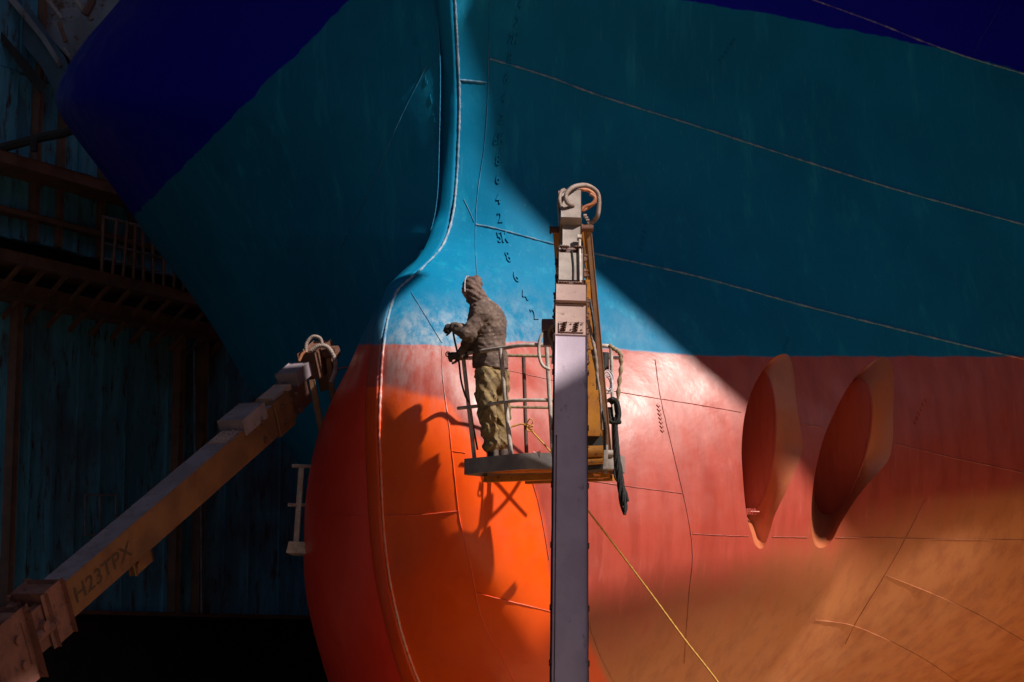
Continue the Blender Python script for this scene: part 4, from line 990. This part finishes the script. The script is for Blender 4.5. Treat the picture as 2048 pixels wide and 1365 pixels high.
# gusset and cylinder under the boom
mb = MB(); q = at2(0.27) - up2 * hh2; mb.box(q - up2 * 0.08 + d2 * .1, r2 * 0.03, up2 * 0.10, d2 * 0.16, 0.02); mb.cyl(q - up2 * 0.12 - r2 * 0.05, q - up2 * 0.12 + r2 * 0.05, 0.035, 12); mb.build('cylinder_lug', M['side2'], lift2)
mb = MB(); mb.cyl(W(141, 1230, 18.9), W(166, 1200, 19.1), 0.011, 10); mb.cyl(W(166, 1200, 19.1), W(200, 1160, 19.3), 0.03, 12)
mb.build('lift_cylinder', mat('chrome_rod', (0.75, 0.75, 0.78), (0.7, 0.7, 0.72), 3, 0.15, 1.0, 0), lift2)
# painted marking on the side of the boom
v, f = glyph('H23TPX', 1.0, 0.0)
sc_ = 0.205; vs = []
org = at2(0.045) + r2 * (hw + 0.004) - up2 * 0.075
minx = min(q_.x for q_ in v)
for q_ in v: vs.append(org + d2 * ((q_.x - minx) * sc_ * 1.42) + up2 * (q_.y * sc_) + r2 * 0.0)
o = obj('boom_lettering', vs, f, M['letter'], lift2, False)
# part of its basket showing beside the bulb
def pipe(parent, name, pts, r, m): mb = MB(); mb.tube(pts, r, 8); return mb.build(name, m, parent)
pipe(lift2, 'basket_rail', [W(585, 932, 22.6), W(680, 936, 22.9)], 0.022, M['rail'])
pipe(lift2, 'basket_rail', [W(577, 1010, 22.6), W(660, 1012, 22.9)], 0.020, M['rail'])
arm('basket_post', W(603, 936, 22.65), W(592, 1088, 22.65), 0.05, 0.03, M['rail'], lift2, Vector((0, 1, 0)))
mb = MB(); slab(mb, [(578, 1083), (660, 1086), (660, 1110), (572, 1106)], 22.6, 0.7); mb.build('basket_floor', M['rail'], lift2, 30)

# ------------------------------------------------------------------ the worker: distance-field body polygonised with surface nets
def rcone(P, a, b, ra, rb):
    a = np.array(a); b = np.array(b); ab = b - a; t = np.clip(((P - a) @ ab) / (ab @ ab), 0, 1)
    return np.linalg.norm(P - (a + t[..., None] * ab), axis=-1) - (ra + (rb - ra) * t)
def ell(P, c, r, R=None):
    q = P - np.array(c)
    if R is not None: q = q @ R
    r = np.array(r); k0 = np.linalg.norm(q / r, axis=-1); k1 = np.linalg.norm(q / (r * r), axis=-1)
    return k0 * (k0 - 1) / np.maximum(k1, 1e-9)
def smin(a, b, k): h = np.clip(0.5 + 0.5 * (b - a) / k, 0, 1); return b * (1 - h) + a * h - k * h * (1 - h)
def nets(fn, lo, hi, res):
    lo = np.array(lo); hi = np.array(hi); n = np.ceil((hi - lo) / res).astype(int) + 1
    ax_ = [lo[i] + np.arange(n[i]) * res for i in range(3)]
    P = np.stack(np.meshgrid(*ax_, indexing='ij'), -1); S = fn(P); ins = S < 0
    c = ins[:-1, :-1, :-1].astype(int)
    tot = np.zeros_like(c)
    acc = np.zeros(c.shape + (3,)); cnt = np.zeros(c.shape)
    for dx in (0, 1):
        for dy in (0, 1):
            for dz in (0, 1): tot += ins[dx:n[0] - 1 + dx, dy:n[1] - 1 + dy, dz:n[2] - 1 + dz]
    act = (tot > 0) & (tot < 8)
    corners = [(i, j, k) for i in (0, 1) for j in (0, 1) for k in (0, 1)]
    def sl(A, c_): return A[c_[0]:n[0] - 1 + c_[0], c_[1]:n[1] - 1 + c_[1], c_[2]:n[2] - 1 + c_[2]]
    for a in corners:
        for b in corners:
            if sum(abs(a[i] - b[i]) for i in range(3)) == 1 and a < b:
                sa, sb_ = sl(S, a), sl(S, b); m = (sa < 0) != (sb_ < 0); t = np.where(m, sa / np.where(m, sa - sb_, 1), 0)
                pa = np.array(a, float); pb = np.array(b, float)
                acc += np.where(m[..., None], pa + t[..., None] * (pb - pa), 0); cnt += m
    idx = -np.ones(c.shape, int); idx[act] = np.arange(act.sum())
    base = np.stack(np.meshgrid(*[np.arange(k - 1) for k in n], indexing='ij'), -1)[act]
    V = lo + (base + acc[act] / cnt[act][:, None]) * res
    F = []
    for ax in range(3):
        o1, o2 = (ax + 1) % 3, (ax + 2) % 3
        s0 = [slice(0, n[i] - 1) for i in range(3)]; s1 = list(s0); s1[ax] = slice(1, n[ax])
        s0 = tuple(s0); 
        e = ins[s0] != ins[tuple(s1)]
        ii = np.argwhere(e); ii = ii[(ii[:, o1] > 0) & (ii[:, o2] > 0)]
        d1_ = np.zeros(3, int); d1_[o1] = 1; d2_ = np.zeros(3, int); d2_[o2] = 1
        q = [idx[tuple((ii - d).T)] for d in (d1_ * 0, d1_, d1_ + d2_, d2_)]
        flip = ins[tuple(ii.T)]
        Q = np.stack(q, -1); Q[~flip] = Q[~flip][:, ::-1]; F.append(Q[(Q >= 0).all(1)])
    return V, np.vstack(F)[:, ::-1]
MD = 19.60
def m_(px, py, dd_=0.0): return np.array(W(px, py, MD + dd_))
def wr(P, f, a, ph=0):
    x, y, z = P[..., 0] * f, P[..., 1] * f, P[..., 2] * f
    return a * (np.sin(x * 1.7 + 2.1 * np.sin(z * 1.1 + ph) + ph) * np.cos(z * 1.3 + 1.6 * np.sin(y * 1.9 + x) + ph * 2) )
person = empty('person', Vector(m_(988, 906)), 'worker in hooded dusty brown jacket and khaki trousers standing in the basket, facing the hull', 'person')
# joints
hipL, hipR = m_(972, 752, -.09), m_(996, 752, .09)
knL, knR = m_(974, 828, -.13), m_(1001, 828, .10)
anL, anR = m_(984, 893, -.13), m_(1004, 893, .11)
shL, shR = m_(962, 624, -.17), m_(972, 626, .17)
elL, elR = m_(937, 670, -.22), m_(940, 682, .10)
wrL, wrR = m_(911, 656, -.10), m_(922, 711, -.0)
hdc = m_(944, 578, 0)
def body_f(P):
    d = rcone(P, m_(968, 620), m_(982, 740), 0.12, 0.13)
    d = smin(d, rcone(P, m_(955, 612), m_(947, 590), 0.06, 0.055), 0.04)
    d = smin(d, ell(P, m_(941, 579), (0.085, 0.075, 0.115)), 0.03)
    d = smin(d, ell(P, m_(926, 584, .02), (0.018, 0.014, 0.02)), 0.015)
    for a, b, c, hR, kR, aR in ((hipL, knL, anL, .085, .06, .045), (hipR, knR, anR, .085, .06, .045)):
        d = smin(d, rcone(P, a, b, hR, kR), 0.05); d = smin(d, rcone(P, b, c, kR, aR), 0.03)
    for a, b, c in ((shL, elL, wrL), (shR, elR, wrR)):
        d = smin(d, rcone(P, a, b, .05, .042), 0.05); d = smin(d, rcone(P, b, c, .04, .03), 0.03)
    return d
def bounds(ps, pad):
    A = np.array(ps); return A.min(0) - pad, A.max(0) + pad
allj = [m_(941, 560), hipL, hipR, knL, knR, anL, anR, shL, shR, elL, elR, wrL, wrR]
lo, hi = bounds(allj, 0.16); V, F = nets(body_f, lo, hi, 0.014)
obj('body', V, F, M['skin'], person)
zhem = m_(980, 738)[2]; zcol = m_(950, 596)[2]
def jacket_f(P):
    d = rcone(P, m_(968, 640, 0.0), m_(981, 722, 0), 0.168, 0.172)
    d = smin(d, ell(P, m_(984, 652, .02), (0.145, 0.19, 0.21)), 0.06)
    d = smin(d, rcone(P, shL, shR, .095, .095), 0.08)
    d = smin(d, rcone(P, m_(962, 612), m_(954, 598), 0.105, 0.092), 0.05)
    d = smin(d, rcone(P, m_(980, 722), m_(981, 737), 0.172, 0.178), 0.02)
    # quilting on the torso
    z = P[..., 2]; d = d + 0.0028 * np.abs(np.sin((z + 0.012 * np.sin(P[..., 0] * 19)) * math.pi / 0.040)) - 0.002
    for a, b, c, r0, r1_, r2_ in ((shL, elL, wrL, .095, .072, .052), (shR, elR, wrR, .085, .068, .05)):
        arm_ = smin(rcone(P, a, b, r0, r1_), rcone(P, b, c, r1_, r2_), 0.025)
        ab = b - a; t = ((P - a) @ ab) / (ab @ ab); cb_ = c - b; t2 = ((P - b) @ cb_) / (cb_ @ cb_)
        arm_ = arm_ + 0.004 * np.sin(t * 17 + 14 * P[..., 0]) * (t < 1.1) + 0.004 * np.sin(t2 * 12 + 9 * P[..., 2]) * (t2 > 0)
        d = smin(d, arm_, 0.03)
    q = P[..., 2] * 1.2 - P[..., 0] * 0.9; d = d + 0.010 * (1 - np.abs(np.sin(q * 13 + 1.5 * np.sin(P[..., 1] * 9)))) ** 3 - 0.003
    d = d + wr(P, 13, 0.005, 1) + wr(P, 30, 0.004, 3) + wr(P, 62, 0.0018, 4)
    d = np.maximum(d, zhem + 0.012 * np.sin(P[..., 0] * 14) - P[..., 2])
    d = np.maximum(d, -(ell(P, m_(943, 588, 0), (0.075, 0.075, 0.10))))
    return d
lo, hi = bounds([m_(955, 596), shL, shR, elL, elR, wrL, wrR, m_(980, 740), m_(1010, 700)], 0.17)
V, F = nets(jacket_f, lo, hi, 0.0075); jk = obj('jacket', V, F, M['jacket'], person)
# hem and cuff bands
def hood_f(P):
    d = ell(P, hdc, (0.098, 0.10, 0.128))
    d = smin(d, ell(P, m_(954, 596, 0), (0.10, 0.11, 0.085)), 0.05)
    d = smin(d, ell(P, m_(952, 568, 0), (0.06, 0.07, 0.085)), 0.03)
    d = d + wr(P, 26, 0.006, 2) + wr(P, 48, 0.0025, 0) + 0.003 * np.sin((P[..., 0] * 0.6 + P[..., 2]) * 110)
    # face opening toward the hull
    op = ell(P, m_(921, 590, 0.07), (0.062, 0.075, 0.082)); d = np.maximum(d, -op)
    d = np.maximum(d, -ell(P, m_(940, 582, 0.01), (0.084, 0.085, 0.11)))
    return d
V, F = nets(hood_f, m_(944, 585) - 0.2, m_(944, 585) + 0.2, 0.0065); obj('hood', V, F, M['hood'], person)
# face shield band over the hood
mb = MB(); pts = []
for t in np.linspace(-0.2, 1.1, 18):
    ang = math.pi * (0.5 + 0.0) * 1; 
    p = Vector(hdc) + Vector((-0.035 - 0.036 * math.sin(t * 1.6 + .2), -0.09 * math.sin(max(t, 0) * 1.5) , 0.128 * math.cos(t * 1.75)))
    pts.append(p)
mb.tube(pts, 0.007, 7); mb.build('respirator_strap', M['wire'], person)
def tr_f(P):
    d = rcone(P, m_(980, 728), m_(983, 752), 0.155, 0.165)
    for a, b, c, in ((hipL, knL, anL), (hipR, knR, anR)):
        leg = smin(rcone(P, a, b, .118, .092), rcone(P, b, c, .094, .088), 0.04)
        ab = c - b; t = ((P - b) @ ab) / (ab @ ab)
        leg = leg + 0.012 * np.sin(t * 13 + 9 * P[..., 0]) * (t > 0.2) * np.clip(t, 0, 1) + 0.006 * np.sin((P[..., 2] * 1.0 + P[..., 0] * 1.4) * 42) * (t < 0.4)
        d = smin(d, leg, 0.035)
    for sg, fr, ph in ((1, 17, 0), (-1, 23, 1.4)):
        q = P[..., 2] * 0.9 + sg * P[..., 0] * 1.1 + 0.3 * P[..., 1]
        d = d - 0.013 * (1 - np.abs(np.sin(q * fr + ph + 1.2 * np.sin(P[..., 2] * 7)))) ** 3 + 0.004
    d = d + wr(P * np.array([1.3, 1.3, 0.6]), 12, 0.006, 0) + wr(P, 50, 0.002, 2)
    d = np.maximum(d, P[..., 2] - (zhem + 0.07)); d = np.maximum(d, m_(985, 908)[2] - P[..., 2])
    return d
lo, hi = bounds([m_(980, 728), hipL, hipR, knL, knR, anL, anR], 0.2); V, F = nets(tr_f, lo, hi, 0.009); obj('trousers', V, F, M['trousers'], person)
zfl = ZB + 0.07
for nm, an in (('boot', anL), ('boot', anR)):
    foot = np.array([an[0], an[1], zfl + 0.045]); toe = foot + np.array([-0.15, 0.08, -0.008])
    def bf(P): 
        d = smin(rcone(P, an + np.array([0, 0, .02]), foot + np.array([.02, 0, 0.01]), .058, .055), rcone(P, foot + np.array([0.03, 0, 0]), toe, .050, .042), 0.03)
        return np.maximum(d, zfl + 0.002 - P[..., 2])
    lo, hi = bounds([an, foot, toe], 0.1); V, F = nets(bf, lo, hi, 0.009); obj('boot', V, F, M['boot'], person)
# gloved hands: palm, four curled fingers, thumb
def hand(name, wr_, dirv, across, curl):
    dirv = np.array(dirv, float); dirv /= np.linalg.norm(dirv); across = np.array(across, float); across -= dirv * (across @ dirv); across /= np.linalg.norm(across)
    nn = np.cross(dirv, across) * curl; palm = wr_ + dirv * 0.055
    segs = []
    for k, ln in zip((-1.5, -0.5, 0.5, 1.5), (0.062, 0.075, 0.078, 0.068)):
        b = palm + dirv * 0.04 + across * 0.021 * k; c = b + (dirv * 0.75 + nn * 0.65) * ln * 0.5; e = c + (nn * 1.0 - dirv * 0.15) * ln * 0.42; g_ = e + (-dirv * 0.8 + nn * 0.3) * ln * 0.3
        segs += [(b, c, .0125, .0115), (c, e, .0115, .0105), (e, g_, .0105, .0095)]
    tb = palm - across * 0.035 - dirv * 0.02; segs += [(tb, tb + (dirv * 0.6 - across * 0.5 + nn * 0.5) * 0.045, .0145, .0125), (tb + (dirv * 0.6 - across * 0.5 + nn * 0.5) * 0.045, tb + (dirv * 1.0 - across * 0.3 + nn * 1.0) * 0.06, .0125, .0105)]
    def hf(P):
        d = rcone(P, wr_ - dirv * 0.03, wr_ + dirv * 0.02, .048, .036)
        d = smin(d, rcone(P, palm - dirv * 0.03, palm + dirv * 0.03 + across * 0.012, .030, .026), 0.02)
        d = smin(d, rcone(P, palm - dirv * 0.03, palm + dirv * 0.03 - across * 0.014, .030, .026), 0.02)
        for s in segs: d = smin(d, rcone(P, *s), 0.006)
        return d
    lo, hi = bounds([wr_, palm, palm + dirv * .1 + nn * .06], 0.09); V, F = nets(hf, lo, hi, 0.005); obj(name, V, F, M['glove'], person)
hand('glove', wrL, (-0.85, 0.35, 0.12), (0, 0.5, 0.8), 1)
hand('glove', wrR, (-0.9, -0.1, -0.1), (0, -0.5, 0.8), -1)
# spray gun and its hose
mb = MB()
g0 = Gp(918, 712, 19.35); g1 = Gp(896, 708, 19.45)
mb.cyl(g0, g1, 0.013, 10); mb.bar(Gp(914, 706, 19.36), Gp(917, 724, 19.36), 0.02, 0.03); mb.box(Gp(908, 708, 19.38), (0.03, 0, 0), (0, 0.016, 0), (0, 0, 0.016), 0.004)
mb.tube([Gp(896 + 4.5 * math.cos(t), 709 + 5 * math.sin(t), 19.45) for t in np.linspace(0, 6.28, 12, endpoint=False)], 0.006, 6, closed=True)
mb.tube(spline([Gp(906, 662, 19.3), Gp(909, 680, 19.3), Gp(914, 702, 19.34), Gp(918, 725, 19.34), Gp(922, 760, 19.3), Gp(930, 790, 19.3), Gp(940, 812, 19.35), Gp(946, 850, 19.5), Gp(955, 900, 19.6)], 8), 0.010, 8)
thing(mb, 'spray_gun', M['black'], 'black spray gun with hose held over the basket rail by the worker', 'spray gun')
